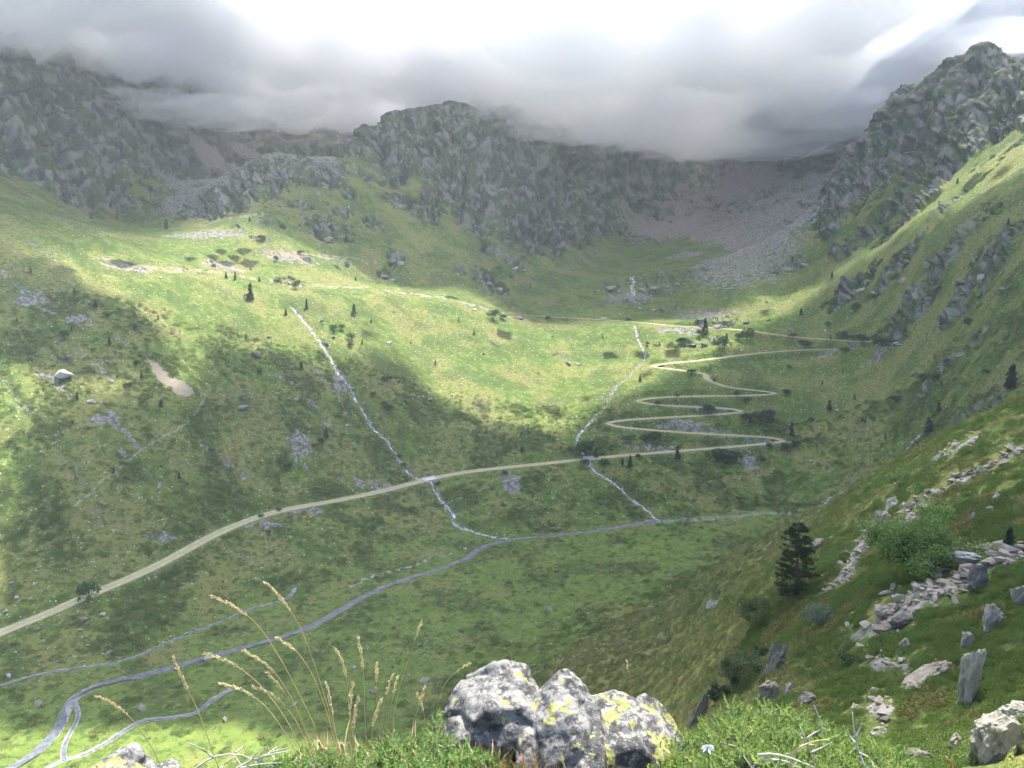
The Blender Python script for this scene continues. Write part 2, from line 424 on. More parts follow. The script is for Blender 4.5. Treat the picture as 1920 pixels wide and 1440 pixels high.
# ---------------------------------------------------------------- terrain relief
def only(mask, fn, *arrs):
    """evaluate fn on the vertices where mask holds, zero elsewhere"""
    out = np.zeros(mask.shape); i = np.nonzero(mask)
    if len(i[0]): out[i] = fn(*[a[i] for a in arrs])
    return out
GA, GL = np.meshgrid(AZ, LR)
GR = np.exp(GL)
X = np.sin(GA) * GR; Y = np.cos(GA) * GR
Z0 = base_z(X, Y)
NR_, NA_ = X.shape
def slopes(Z):
    dzr = np.gradient(Z, axis=0) / np.gradient(RR)[:, None]
    dza = np.gradient(Z, axis=1) / (np.gradient(AZ)[None, :] * GR)
    gx = dzr * np.sin(GA) + dza * np.cos(GA)
    gy = dzr * np.cos(GA) - dza * np.sin(GA)
    return gx, gy, np.hypot(gx, gy)
gx, gy, SL = slopes(Z0)
far = sstep(150, 330, GR)                       # full-size relief only in the distance
big = fbm(X / 70, Y / 70, 3, 5)
mid = fbm(X / 19, Y / 19, 3, 23)
hill = sstep(.1, .3, SL)                         # 0 on the valley floor
Z1 = Z0 + far * hill * (2.6 * big + 1.1 * mid) * sstep(0, 20, GR)
# runnels down the slope: noise stretched along the fall line
ux = gx / (SL + 1e-6); uy = gy / (SL + 1e-6)
lat = GA * 420 + 0.12 * GL * 420
run = ridged(lat / 16, GL * 3.0, 3, 61)
Z1 += far * hill * sstep(.3, .5, SL) * -0.9 * np.clip(run - .7, 0, 2) * sstep(1000, 500, GR)
spur = sstep(16, 30, GR) * (1 - sstep(180, 250, GR)) * sstep(5, 14, Z0) * sstep(R(-6), R(0), GA)
Z1 += spur * (1.3 * fbm(X / 14, Y / 14, 4, 31) + .35 * fbm(X / 2.6, Y / 2.6, 3, 37))
floor_ = (1 - hill) * sstep(120, 170, GR)
Z1 += floor_ * (.55 * fbm(X / 16, Y / 16, 3, 41) + .35 * np.abs(pn(X / 7, Y / 7, 43)))
# channels and the road bench
def carve(P, width, depth):
    global Z1
    D, H = polydist(X, Y, P, width * 2.2)
    Z1 = Z1 - depth * np.exp(-(D / width) ** 2)
    return np.exp(-(D / width) ** 2)
m_casc = carve(CASCADE, 2.6, 1.3)
m_torr = carve(TORRENT, 2.2, 1.1)
m_right = carve(RIGHTFALL, 3.0, 1.4)
m_upper = carve(UPPERFALL, 4.0, 1.0)
m_dry = carve(DRYGULLY, 2.6, 1.6)
carve(GULLY2, 3.5, 1.5); carve(GULLY3, 3.0, 1.3)
def water_bed(P, width, depth):
    global Z1
    D, H = polydist(X, Y, P, width + 7)
    k = sstep(width * .5 + 4.5, width * .5 + .3, D)
    Z1 = Z1 * (1 - k) + (H + .12) * k
    k2 = sstep(width * .5 + .5, width * .5 - .3, D)
    Z1 = Z1 - depth * k2
    return k2, sstep(width * .5 + 2.5, width * .5, D)
b1, e1 = water_bed(RIVER, 2.8, .7)
b2, e2 = water_bed(BROOK, 1.3, .4)
b3, e3 = water_bed(BRAID, 1.6, .4)
b4, e4 = water_bed(BRAID2, 1.2, .35)
m_bed = np.maximum.reduce([b1, b2, b3, b4]); m_bank = np.maximum.reduce([e1, e2, e3, e4])
GRAVEL = line([(1225, 980), (1290, 975), (1350, 970), (1430, 962), (1500, 955)], 2.0)
gd, _ = polydist(X, Y, GRAVEL, 14); m_gravel = .55 * sstep(4.5, 1.0, gd + 2.5 * pn(X / 5, Y / 5, 3))
bars = .75 * np.exp(-((polydist(X, Y, line([(650, 1100), (720, 1075), (800, 1052), (870, 1028)], 2), 14)[0]) / 3.0) ** 2)
# rock
rockn = fbm(X / 26, Y / 26, 4, 71)
ROCK = sstep(.70, .9, SL + .4 * rockn + .12 * fbm(X / 6, Y / 6, 2, 73) - .35 * sstep(R(14), R(18), GA) * sstep(1000, 850, GR)) * sstep(230, 300, GR)
ROCK *= (1 - sstep(R(12), R(16), GA) * sstep(165, 130, Z0)) * (1 - sstep(R(6), R(0), GA) * sstep(490, 440, GR))
ROCK = np.maximum(ROCK, sstep(150, 200, Z0 + 60 * rockn) * sstep(.36, .55, SL + .3 * rockn) * sstep(690, 770, GR))
ROCK = np.maximum(ROCK, sstep(205, 240, Z0 + 25 * rockn) * sstep(500, 600, GR))
oc = np.zeros_like(Z0)
for q in OUTCROPS: oc = np.maximum(oc, patch(GA, GL, q))
ROCK = np.clip(np.maximum(ROCK, sstep(.38, .6, oc * (1 + 1.3 * fbm(X / 7, Y / 7, 3, 79)))), 0, 1)
bowl = np.zeros_like(Z0)
for q in ((400, 298, 75, 24), (470, 285, 40, 12), (1230, 432, 80, 20), (1400, 345, 60, 45)): bowl = np.maximum(bowl, patch(GA, GL, q))
ROCK *= 1 - sstep(.35, .6, bowl * (1 + .8 * fbm(X / 14, Y / 14, 3, 78)))
sc = 1.2 * bowl
for q in SCREES: sc = np.maximum(sc, patch(GA, GL, q))
for P in RUBBLE:
    sc = np.maximum(sc, .5 * np.exp(-(polydist(X, Y, P, 9)[0] / 2.2) ** 2))
SCREE = sstep(.35, .62, sc * (1 + 1.6 * fbm(X / 4, Y / 4, 3, 83)))
backv = sstep(640, 760, GR) * sstep(R(7), R(12), GA) * sstep(.16, .3, SL)
backl = sstep(640, 700, GR) * sstep(R(-26), R(-22), GA) * sstep(R(-10), R(-14), GA) * sstep(.2, .3, SL) * .9
SCREE = np.clip(np.maximum(SCREE, sstep(.35, .6, (np.maximum(backv, backl)) + .55 * fbm(X / 40, Y / 40, 3, 89))), 0, 1)
NEARBANDS = [([(1640, 1172), (1700, 1140), (1750, 1110), (1800, 1085)], 34), ([(1800, 1075), (1850, 1062), (1920, 1040)], 18), ([(1540, 1098), (1580, 1078), (1605, 1045), (1622, 1010), (1650, 980)], 13),
             ([(1690, 962), (1730, 945), (1780, 915), (1815, 890)], 8), ([(1815, 890), (1860, 870), (1920, 832)], 8), ([(1760, 860), (1800, 842), (1835, 815)], 11), ([(1630, 1335), (1660, 1325), (1650, 1365)], 14), ([(1640, 1250), (1700, 1265)], 10)]
nb = np.zeros_like(Z0)
for pl, hw in NEARBANDS:
    P = line(pl, 1.0, 1, 15.0); w = hw / FPX * np.hypot(P[:, 0], P[:, 1]).mean() * 1.25
    nb = np.maximum(nb, np.exp(-(polydist(X, Y, P, w * 2.5)[0] / w) ** 2))
NEARSCREE = sstep(.3, .62, nb * (1 + 1.2 * fbm(X / 1.5, Y / 1.5, 2, 87)))
SCREE = np.maximum(SCREE, NEARSCREE)
pk = np.zeros_like(Z0)
for q in PINKISH: pk = np.maximum(pk, patch(GA, GL, q))
td = np.minimum.reduce([polydist(X, Y, P, 14)[0] for P in (TERRACE, TERRACE2, TERRACE3)])
cut = sstep(5.5, 1.0, td + 6.0 * pn(X / 9, Y / 9, 97) + 3.0 * pn(X / 2.6, Y / 2.6, 98))
BARE = np.maximum(cut * .85 * sstep(-.25, .25, pn(X / 3.2, Y / 3.2, 99) + .12), sstep(.42, .58, inpoly(X + 2.5 * pn(X / 4, Y / 4, 7), Y + 2.5 * pn(X / 4, Y / 4, 8), SCAR) * 1.0))
Z1 -= BARE * .5
# crags: buttresses, ribs and blocks, pushed out along the surface normal
nz = 1 / np.sqrt(1 + SL * SL); nx = -gx * nz; ny = -gy * nz
amp = sstep(.05, .6, ROCK) * sstep(160, 260, GR)
lf = GA * 900 + 90 * GL
hgt = Z0
def crags(l, h, x, y):
    wl = l + 7 * pn(l / 34, h / 34, 1); wh = h + 7 * pn(l / 34, h / 34, 2)
    u = wl + .35 * wh; v = wh - .25 * wl                # bedding dips across the face
    c = 7.0 * (np.abs(pn(wl / 70, wh / 150, 15)) * 2.6 - .6)
    a, e = facets(u / 30, v / 42, 5); c += 7.5 * a - 2.0 * sstep(.14, 0, e)
    a, e = facets(u / 12, v / 17, 6); c += 3.6 * a - 1.5 * sstep(.16, 0, e)
    a, e = facets(u / 5.2, v / 6.5, 7); c += 1.7 * a - .7 * sstep(.2, 0, e)
    a, e = facets(u / 2.4, v / 2.8, 8); c += .8 * a
    return c
disp = amp * only(amp > .01, crags, lf, hgt, X, Y) * (sstep(200, 700, GR) * .95 + .22) * (.22 + .78 * sstep(.4, .8, SL))
disp = np.clip(disp, -14, 14)
rub = SCREE * sstep(160, 260, GR)
def blocks(x, y):
    f1, f2, fid = worley(x / 2.2, y / 2.2, 12); return .9 * (fid - .45) + .5 * (np.minimum(f2 - f1, .3) / .3 - 1)
Z1 += rub * only(rub > .02, blocks, X, Y) * (.6 + .5 * sstep(400, 900, GR))
# tussocks
grassy = (1 - ROCK) * (1 - SCREE) * (1 - m_bed)
Z1 += grassy * sstep(150, 200, GR) * (.32 * fbm(X / 2.4, Y / 2.4, 3, 47) + .22 * np.abs(pn(X / 5.5, Y / 4.0, 53))) * (hill * .8 + .25)
# road bench last
rd, rh = polydist(X, Y, ROAD, 12)
rk = sstep(6.5, 3.1, rd)
Z1 = Z1 * (1 - rk) + (rh - .25) * rk
disp = disp * (1 - sstep(7, 4, rd))
ROADEDGE = sstep(7.5, 3.0, rd + 2.5 * pn(X / 3, Y / 3, 57))
fd, _ = polydist(X, Y, FOOTPATH, 5)
PATHM = .75 * sstep(.9, .3, fd)
XF = X + nx * disp; YF = Y + ny * disp; ZF = Z1 + nz * disp
# keep the ledge clean
def final_z(x, y):
    x = np.atleast_1d(np.asarray(x, float)); y = np.atleast_1d(np.asarray(y, float))
    a = np.arctan2(x, y); l = .5 * np.log(x * x + y * y + 1e-9)
    ia = np.clip(np.searchsorted(AZ, a) - 1, 0, len(AZ) - 2); il = np.clip(np.searchsorted(LR, l) - 1, 0, len(LR) - 2)
    fa = np.clip((a - AZ[ia]) / (AZ[ia + 1] - AZ[ia]), 0, 1); fl = np.clip((l - LR[il]) / (LR[il + 1] - LR[il]), 0, 1)
    return ((ZF[il, ia] * (1 - fa) + ZF[il, ia + 1] * fa) * (1 - fl) + (ZF[il + 1, ia] * (1 - fa) + ZF[il + 1, ia + 1] * fa) * fl)
def sample(G, x, y):
    a = np.arctan2(x, y); l = .5 * np.log(x * x + y * y + 1e-9)
    ia = np.clip(np.searchsorted(AZ, a), 0, len(AZ) - 1); il = np.clip(np.searchsorted(LR, l), 0, len(LR) - 1)
    return G[il, ia]
def seat(px, py, rmin=9.0):
    """ground point under a pixel, on the finished terrain"""
    g = ground(px, py, rmin); g.z = float(final_z(g.x, g.y)[0]); return g

def fast_mesh(name, V, F, smooth=True):
    V = np.asarray(V, np.float32); F = np.asarray(F, np.int32)
    me = bpy.data.meshes.new(name)
    k = F.shape[1]
    me.vertices.add(len(V)); me.vertices.foreach_set('co', V.ravel())
    me.loops.add(F.size); me.loops.foreach_set('vertex_index', F.ravel())
    me.polygons.add(len(F)); me.polygons.foreach_set('loop_start', np.arange(0, F.size, k, dtype=np.int32))
    try: me.polygons.foreach_set('loop_total', np.full(len(F), k, np.int32))
    except Exception: pass
    me.polygons.foreach_set('use_smooth', np.full(len(F), smooth))
    me.update(calc_edges=True); me.validate()
    return me
def link(name, me, mats=None, parent=None, **props):
    o = bpy.data.objects.new(name, me)
    COL.objects.link(o)
    if mats is not None and me is not None and not me.materials:
        for m in (mats if isinstance(mats, (list, tuple)) else [mats]): me.materials.append(m)
    if parent is not None: o.parent = parent
    for k, v in props.items(): o[k] = v
    return o
def colattr(me, name, A):
    at_ = me.attributes.new(name, 'FLOAT_COLOR', 'POINT')
    at_.data.foreach_set('color', np.asarray(A, np.float32).ravel())

_idx = np.arange(NR_ * NA_).reshape(NR_, NA_)
_q = np.stack([_idx[:-1, :-1], _idx[:-1, 1:], _idx[1:, 1:], _idx[1:, :-1]], -1).reshape(-1, 4)[:, ::-1]
terrain_me = fast_mesh('terrain', np.stack([XF, YF, ZF], -1).reshape(-1, 3), _q)
terrain_me.polygons.foreach_set('use_smooth', (np.maximum(ROCK, SCREE)[:-1, :-1].ravel() < .45))     # broken rock keeps its hard edges
HEATH = np.clip(sstep(-.05, .35, fbm(X / 22, Y / 22, 3, 101)) * .8 + .0, 0, 1)
HEATH = np.where(GR < 175, HEATH * .6 + .4 * sstep(R(13), R(17), GA), HEATH)
DRY = np.clip(.45 + .9 * fbm(X / 60, Y / 60, 3, 111) + .25 * sstep(.35, .55, SL) - .35 * floor_, 0, 1)
_sl = spur * sstep(R(21), R(14), GA - .10 * sstep(60, 140, GR))
DRY = np.clip(DRY + .6 * _sl, 0, 1); HEATH = HEATH * (1 - .7 * _sl)
GRAV = np.clip(np.maximum.reduce([m_bed, m_gravel, bars * sstep(.1, .6, 1.5 * pn(X / 2.2, Y / 2.2, 5) + bars - .4)]), 0, 1)
_wet = np.clip(np.maximum.reduce([m_casc, m_torr, m_right, m_upper, m_dry * .6]), 0, 1)
_wet = .6 * sstep(.45, .95, _wet + .7 * pn(X / 3.5, Y / 3.5, 6))
colattr(terrain_me, 'mask_a', np.stack([ROCK, np.maximum(SCREE, _wet), HEATH, DRY], -1).reshape(-1, 4))
_v1 = .5 + .8 * fbm(X / 28, Y / 28, 5, 301, .6); _v2 = .5 + .8 * fbm(X / 4.5, Y / 4.5, 5, 303, .62)
_fa = facets((lf + .35 * hgt) / 5.2, (hgt - .25 * lf) / 6.5, 7)[0]
_v3 = .5 + .45 * _fa + .55 * fbm(lf / 13, hgt / 13, 4, 305, .6); _v4 = .5 + .8 * fbm(X / 16 + lf / 30, Y / 16 + hgt / 16, 4, 307)
colattr(terrain_me, 'mask_c', np.stack([_v1, _v2, _v3, _v4], -1).reshape(-1, 4))
colattr(terrain_me, 'mask_d', np.stack([sstep(150, 230, GR) * (.35 + .65 * hill), spur, floor_, sstep(250, 190, Z0)], -1).reshape(-1, 4))
colattr(terrain_me, 'mask_b', np.stack([BARE, np.clip(pk, 0, 1), GRAV, np.clip(np.maximum(ROADEDGE * .55, PATHM), 0, 1)], -1).reshape(-1, 4))

# ---------------------------------------------------------------- material kit
class NT:
    def __init__(self, name):
        self.m = bpy.data.materials.new(name); self.m.use_nodes = True
        self.t = self.m.node_tree; self.t.nodes.clear()
        self.out = self.t.nodes.new('ShaderNodeOutputMaterial')
    def n(self, kind, **kw):
        nd = self.t.nodes.new(kind)
        for k, v in kw.items(): setattr(nd, k, v)
        return nd
    def put(self, sock, v):
        if v is None: return
        if isinstance(v, bpy.types.NodeSocket): self.t.links.new(v, sock)
        elif isinstance(v, (tuple, list)):
            v = tuple(v)
            if sock.type == 'RGBA' and len(v) == 3: v = v + (1,)
            sock.default_value = v
        else: sock.default_value = v
    def pos(self): return self.n('ShaderNodeNewGeometry').outputs['Position']
    def normal_z(self):
        s = self.n('ShaderNodeSeparateXYZ'); self.put(s.inputs[0], self.n('ShaderNodeNewGeometry').outputs['Normal']); return s.outputs[2]
    def obj(self): return self.n('ShaderNodeTexCoord').outputs['Object']
    def vmul(self, v, s):
        m = self.n('ShaderNodeVectorMath', operation='MULTIPLY'); self.put(m.inputs[0], v); self.put(m.inputs[1], s); return m.outputs[0]
    def vadd(self, v, s):
        m = self.n('ShaderNodeVectorMath', operation='ADD'); self.put(m.inputs[0], v); self.put(m.inputs[1], s); return m.outputs[0]
    def noise(self, v, scale, detail=4.0, rough=.55, color=False, dist=0.0):
        x = self.n('ShaderNodeTexNoise'); self.put(x.inputs['Vector'], v); x.inputs['Scale'].default_value = scale
        x.inputs['Detail'].default_value = detail; x.inputs['Roughness'].default_value = rough; x.inputs['Distortion'].default_value = dist
        return x.outputs['Color' if color else 'Fac']
    def voro(self, v, scale, feature='F1', out='Distance', rnd=1.0):
        x = self.n('ShaderNodeTexVoronoi', feature=feature); self.put(x.inputs['Vector'], v); x.inputs['Scale'].default_value = scale
        x.inputs['Randomness'].default_value = rnd
        return x.outputs[out]
    def math(self, op, a, b=None, clamp=False):
        x = self.n('ShaderNodeMath', operation=op, use_clamp=clamp); self.put(x.inputs[0], a); self.put(x.inputs[1], b); return x.outputs[0]
    def ramp(self, v, lo, hi, a=0.0, b=1.0):
        x = self.n('ShaderNodeMapRange', interpolation_type='SMOOTHSTEP'); self.put(x.inputs[0], v)
        for i, q in enumerate((lo, hi, a, b)): self.put(x.inputs[i + 1], q)
        return x.outputs[0]
    def mix(self, f, a, b, mode='MIX'):
        x = self.n('ShaderNodeMix', data_type='RGBA', blend_type=mode); self.put(x.inputs[0], f); self.put(x.inputs[6], a); self.put(x.inputs[7], b); return x.outputs[2]
    def attr(self, name):
        x = self.n('ShaderNodeAttribute', attribute_name=name); s = self.n('ShaderNodeSeparateColor'); self.put(s.inputs[0], x.outputs['Color'])
        return s.outputs[0], s.outputs[1], s.outputs[2], x.outputs['Alpha']
    def rnd(self): return self.n('ShaderNodeObjectInfo').outputs['Random']
    def bump(self, h, dist, strength=1.0, normal=None):
        x = self.n('ShaderNodeBump'); self.put(x.inputs['Height'], h); x.inputs['Distance'].default_value = dist; x.inputs['Strength'].default_value = strength
        if normal is not None: self.put(x.inputs['Normal'], normal)
        return x.outputs[0]
    def done(self, color, rough=.9, normal=None, spec=.2, **kw):
        b = self.n('ShaderNodeBsdfPrincipled'); self.put(b.inputs['Base Color'], color); self.put(b.inputs['Roughness'], rough)
        self.put(b.inputs['Specular IOR Level'], spec)
        if normal is not None: self.put(b.inputs['Normal'], normal)
        for k, v in kw.items(): self.put(b.inputs[k.replace('_', ' ')], v)
        self.t.links.new(b.outputs[0], self.out.inputs[0]); return self.m
    def leaf(self, color, trans=.35, rough=.6):
        d = self.n('ShaderNodeBsdfPrincipled'); self.put(d.inputs['Base Color'], color); d.inputs['Roughness'].default_value = rough
        d.inputs['Specular IOR Level'].default_value = .25
        t = self.n('ShaderNodeBsdfTranslucent'); self.put(t.inputs['Color'], color)
        m = self.n('ShaderNodeMixShader'); m.inputs[0].default_value = trans
        self.t.links.new(d.outputs[0], m.inputs[1]); self.t.links.new(t.outputs[0], m.inputs[2]); self.t.links.new(m.outputs[0], self.out.inputs[0])
        return self.m

def mat_terrain():
    k = NT('alpine_ground'); p = k.pos()
    rock, scree, heath, dry = k.attr('mask_a')
    bare, pink, grav, edge = k.attr('mask_b')
    n1, n2, rn, rg = k.attr('mask_c')
    stones, spur, flo, farm = k.attr('mask_d')
    n3 = k.noise(p, .95, 3, .7); n4 = k.noise(p, 3.4, 2, .6)
    tus = k.noise(k.vmul(p, (1, 1, 2.2)), .5, 4, .74)
    # grass
    g = k.mix(k.ramp(n2, .3, .7), (.070, .108, .020), (.112, .150, .030))
    g = k.mix(k.math('MULTIPLY', flo, .75), g, k.mix(n2, (.100, .150, .030), (.140, .180, .042)))                       # lush valley floor
    yl = k.math('ADD', k.math('MULTIPLY', dry, .75), k.math('MULTIPLY', k.math('SUBTRACT', n1, .5), 1.3))
    g = k.mix(k.ramp(yl, .15, .75), g, k.mix(n3, (.128, .146, .036), (.182, .178, .056)))
    g = k.mix(k.math('MULTIPLY', k.ramp(k.math('ADD', n3, k.math('MULTIPLY', k.math('SUBTRACT', n1, .5), .8)), .66, .82), .45), g, (.150, .125, .052))   # withered patches
    hm = k.ramp(k.math('ADD', tus, k.math('MULTIPLY', heath, .14)), .50, .60)
    g = k.mix(k.math('MULTIPLY', hm, .85), g, k.mix(n4, (.040, .068, .016), (.064, .096, .024)))                           # dark heath clumps
    g = k.mix(k.math('MULTIPLY', k.ramp(n4, .56, .72), .45), g, (.200, .205, .085))                                        # pale blades
    vd = k.n('ShaderNodeTexVoronoi'); k.put(vd.inputs['Vector'], p); vd.inputs['Scale'].default_value = .8
    s3 = k.n('ShaderNodeSeparateColor'); k.put(s3.inputs[0], vd.outputs['Color'])
    st = k.math('LESS_THAN', vd.outputs['Distance'], k.math('MULTIPLY', k.ramp(k.math('ADD', s3.outputs[2], k.math('MULTIPLY', n2, .6)), .75, 1.3), .26))
    stc = k.mix(s3.outputs[0], (.28, .27, .24), (.46, .45, .40))
    g = k.mix(k.math('MULTIPLY', k.math('MULTIPLY', st, stones), .9), g, stc)                                                                          # scattered stones
    # rock
    rc = k.mix(k.ramp(rn, .28, .72), (.040, .044, .034), (.190, .182, .156))
    rc = k.mix(k.math('MULTIPLY', k.ramp(n3, .52, .72), .4), rc, (.29, .275, .24))
    rc = k.mix(k.math('MULTIPLY', k.ramp(n3, .45, .3), .4), rc, (.075, .078, .072))
    rc = k.mix(k.math('MULTIPLY', k.ramp(rg, .46, .62), .75), rc, (.060, .084, .030))
    # scree
    scc = k.mix(s3.outputs[0], (.12, .113, .10), (.29, .27, .24))
    scc = k.mix(k.math('MULTIPLY', k.ramp(vd.outputs['Distance'], .45, .75), .6), scc, (.07, .068, .062))
    scc = k.mix(k.math('MULTIPLY', pink, .6), scc, (.27, .205, .18))
    brc = k.mix(n3, (.165, .138, .10), (.26, .225, .17))
    brc = k.mix(k.math('MULTIPLY', pink, .6), brc, (.24, .165, .125))
    gvc = k.mix(s3.outputs[1], (.16, .16, .155), (.33, .325, .31))
    # layering, with ragged borders
    jag = k.math('MULTIPLY', k.math('SUBTRACT', n3, .5), 1.1)
    c = k.mix(k.ramp(k.math('SUBTRACT', k.math('ADD', scree, k.math('MULTIPLY', jag, .7)), k.math('MULTIPLY', k.math('SUBTRACT', s3.outputs[1], .35), .8)), .38, .56), g, scc)
    nzv = k.normal_z()
    flat = k.math('MULTIPLY', k.ramp(k.math('ADD', nzv, k.math('MULTIPLY', k.math('SUBTRACT', tus, .5), .6)), .74, .88), k.math('MULTIPLY', farm, .75))
    rkm = k.math('MULTIPLY', k.ramp(k.math('ADD', rock, jag), .32, .55), k.math('SUBTRACT', 1.0, flat))
    c = k.mix(rkm, c, rc)
    c = k.mix(k.ramp(k.math('ADD', bare, k.math('MULTIPLY', jag, .6)), .35, .6), c, brc)
    c = k.mix(k.ramp(k.math('ADD', grav, k.math('MULTIPLY', jag, .5)), .4, .7), c, gvc)
    c = k.mix(k.ramp(k.math('ADD', edge, jag), .5, .8), c, k.mix(n4, (.20, .175, .125), (.33, .30, .24)))
    return k.done(c, .92, k.bump(k.noise(p, .8, 3, .75), .5, .8), .12)

def mat_rock(name, lo, hi, dark=(.07, .07, .068), lichen=None, scale=1.0):
    k = NT(name); p = k.obj(); r = k.rnd()
    pp = k.vadd(p, k.n('ShaderNodeObjectInfo').outputs['Location'])
    n = k.noise(pp, 1.6 * scale, 6, .68); f = k.noise(pp, 7 * scale, 5, .7)
    c = k.mix(k.ramp(n, .3, .7), lo, hi)
    c = k.mix(k.math('MULTIPLY', k.ramp(f, .55, .75), .5), c, tuple(min(1, q * 1.3) for q in hi))
    c = k.mix(k.math('MULTIPLY', k.ramp(k.noise(pp, 3.1 * scale, 4), .58, .68), .6), c, dark)
    if lichen: c = k.mix(k.math('MULTIPLY', k.ramp(k.noise(pp, 2.3 * scale, 4), .56, .64), .6), c, lichen)
    c = k.mix(.5, c, k.mix(r, tuple(q * .7 for q in lo), hi), 'MIX')
    return k.done(c, .9, k.bump(k.math('ADD', n, k.math('MULTIPLY', f, .4)), .12 / scale, .7), .15)

def mat_plain(name, a, b, scale=2.0, rough=.85, bump=.02, vary=0.0):
    k = NT(name); p = k.obj()
    n = k.noise(p, scale, 5, .65)
    c = k.mix(k.ramp(n, .3, .7), a, b)
    if vary: c = k.mix(vary, c, k.mix(k.rnd(), tuple(q * .55 for q in a), tuple(q * 1.25 for q in b)))
    return k.done(c, rough, k.bump(n, bump, .6), .2)

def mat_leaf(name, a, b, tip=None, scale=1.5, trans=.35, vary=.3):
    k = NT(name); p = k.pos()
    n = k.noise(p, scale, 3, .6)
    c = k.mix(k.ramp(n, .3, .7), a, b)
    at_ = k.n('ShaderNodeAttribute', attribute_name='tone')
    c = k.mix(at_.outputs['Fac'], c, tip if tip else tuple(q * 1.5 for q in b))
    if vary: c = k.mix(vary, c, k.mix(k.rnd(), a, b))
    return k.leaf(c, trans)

def mat_road():
    k = NT('gravel_track'); p = k.pos()
    x, _, _, _ = k.attr('across')
    n = k.noise(p, .5, 5, .65); f = k.noise(p, 1.6, 4, .75)
    c = k.mix(k.ramp(n, .3, .7), (.30, .27, .150), (.42, .385, .235))
    c = k.mix(k.math('MULTIPLY', k.ramp(f, .5, .7), .4), c, (.50, .46, .34))
    mid = k.ramp(k.math('ABSOLUTE', k.math('SUBTRACT', x, .5)), .03, .15, 1, 0)
    c = k.mix(k.math('MULTIPLY', mid, k.ramp(n, .3, .6, .05, .6)), c, (.22, .21, .10))
    side = k.ramp(k.math('ADD', k.math('ABSOLUTE', k.math('SUBTRACT', x, .5)), k.math('MULTIPLY', k.math('SUBTRACT', f, .5), .55)), .33, .5)
    c = k.mix(k.math('MULTIPLY', side, .9), c, (.13, .145, .05))
    return k.done(c, .95, k.bump(f, .08, .6), .1)

def mat_water():
    k = NT('stream_water'); p = k.pos()
    n = k.noise(p, .5, 4, .6)
    c = k.mix(k.ramp(n, .35, .65), (.085, .093, .105), (.150, .158, .172))
    c = k.mix(k.math('MULTIPLY', k.ramp(k.noise(p, 1.7, 4, .7), .60, .72), .8), c, (.55, .57, .60))
    return k.done(c, .18, k.bump(k.noise(p, 2.2, 3, .6), .08, .6), .5)

def mat_foam():
    k = NT('white_water'); p = k.pos()
    n = k.noise(p, .8, 6, .75, dist=.8)
    c = k.mix(k.ramp(n, .34, .5), (.10, .105, .11), (.80, .83, .86))
    return k.done(c, .45, k.bump(n, .25, .8), .3)

def mat_volume(name, color, density, aniso=0.2):
    k = NT(name)
    v = k.n('ShaderNodeVolumePrincipled'); k.put(v.inputs['Color'], color); v.inputs['Density'].default_value = density
    v.inputs['Anisotropy'].default_value = aniso
    k.t.links.new(v.outputs[0], k.out.inputs['Volume'])
    return k.m
M_TERRAIN = mat_terrain()

terrain = link('ground', terrain_me, M_TERRAIN, kind='structure')

# ---------------------------------------------------------------- strips: road, water
def strip(name, P, widths, mat, dz=.0, seg=6, sag=0.0, follow=False, **props):
    P = np.asarray(P); n = len(P)
    T = np.gradient(P[:, :2], axis=0); T /= np.linalg.norm(T, axis=1)[:, None] + 1e-9
    N = np.stack([T[:, 1], -T[:, 0]], 1)
    w = np.broadcast_to(np.asarray(widths, float), (n,))
    s = np.linspace(-.5, .5, seg + 1)
    px = P[:, None, 0] + N[:, None, 0] * s[None] * w[:, None]
    py = P[:, None, 1] + N[:, None, 1] * s[None] * w[:, None]
    if follow: pz = final_z(px.ravel(), py.ravel()).reshape(px.shape) + dz
    else: pz = np.repeat((P[:, 2] + dz)[:, None], seg + 1, 1) - sag * (2 * np.abs(s)[None]) ** 2
    V = np.stack([px, py, pz], -1).reshape(-1, 3)
    ix = np.arange(n * (seg + 1)).reshape(n, seg + 1)
    F = np.stack([ix[:-1, :-1], ix[:-1, 1:], ix[1:, 1:], ix[1:, :-1]], -1).reshape(-1, 4)
    me = fast_mesh(name, V, F)
    A = np.zeros((n, seg + 1, 4)); A[..., 0] = s[None] + .5; A[..., 3] = 1
    colattr(me, 'across', A.reshape(-1, 4))
    return link(name, me, mat, **props)
M_ROAD = mat_road(); M_WATER = mat_water(); M_FOAM = mat_foam()
_s = np.arange(len(ROAD)) * 2.0
strip('road', ROAD, np.interp(_s, [0, 230, 330, 5000], [6.0, 5.4, 4.3, 4.2]) + .8 * pn(_s / 18, _s * 0 + .3, 4), M_ROAD, dz=.0, seg=8, sag=.1, kind='structure')
def water(name, P, w, seed, taper=True):
    P = P.copy(); s = np.arange(len(P)) * 1.7
    T = np.gradient(P[:, :2], axis=0); T /= np.linalg.norm(T, axis=1)[:, None] + 1e-9
    off = w * .28 * pn(s / 11, s * 0 + .2, seed + 7)
    P[:, 0] += T[:, 1] * off; P[:, 1] -= T[:, 0] * off
    return strip(name, P, w * np.clip(.95 + 1.2 * pn(s / 14, s * 0 + .5, seed) + .9 * pn(s / 4, s * 0 + .5, seed + 1), .35, 1.8) * (sstep(0, 12, s[::-1]) if taper else 1), M_WATER, dz=-.16, seg=4, kind='structure')
water('river', RIVER, 2.5, 1, False)
water('brook', BROOK, 1.0, 2); water('brook', BRAID, 1.3, 3); water('brook', BRAID2, .8, 4)
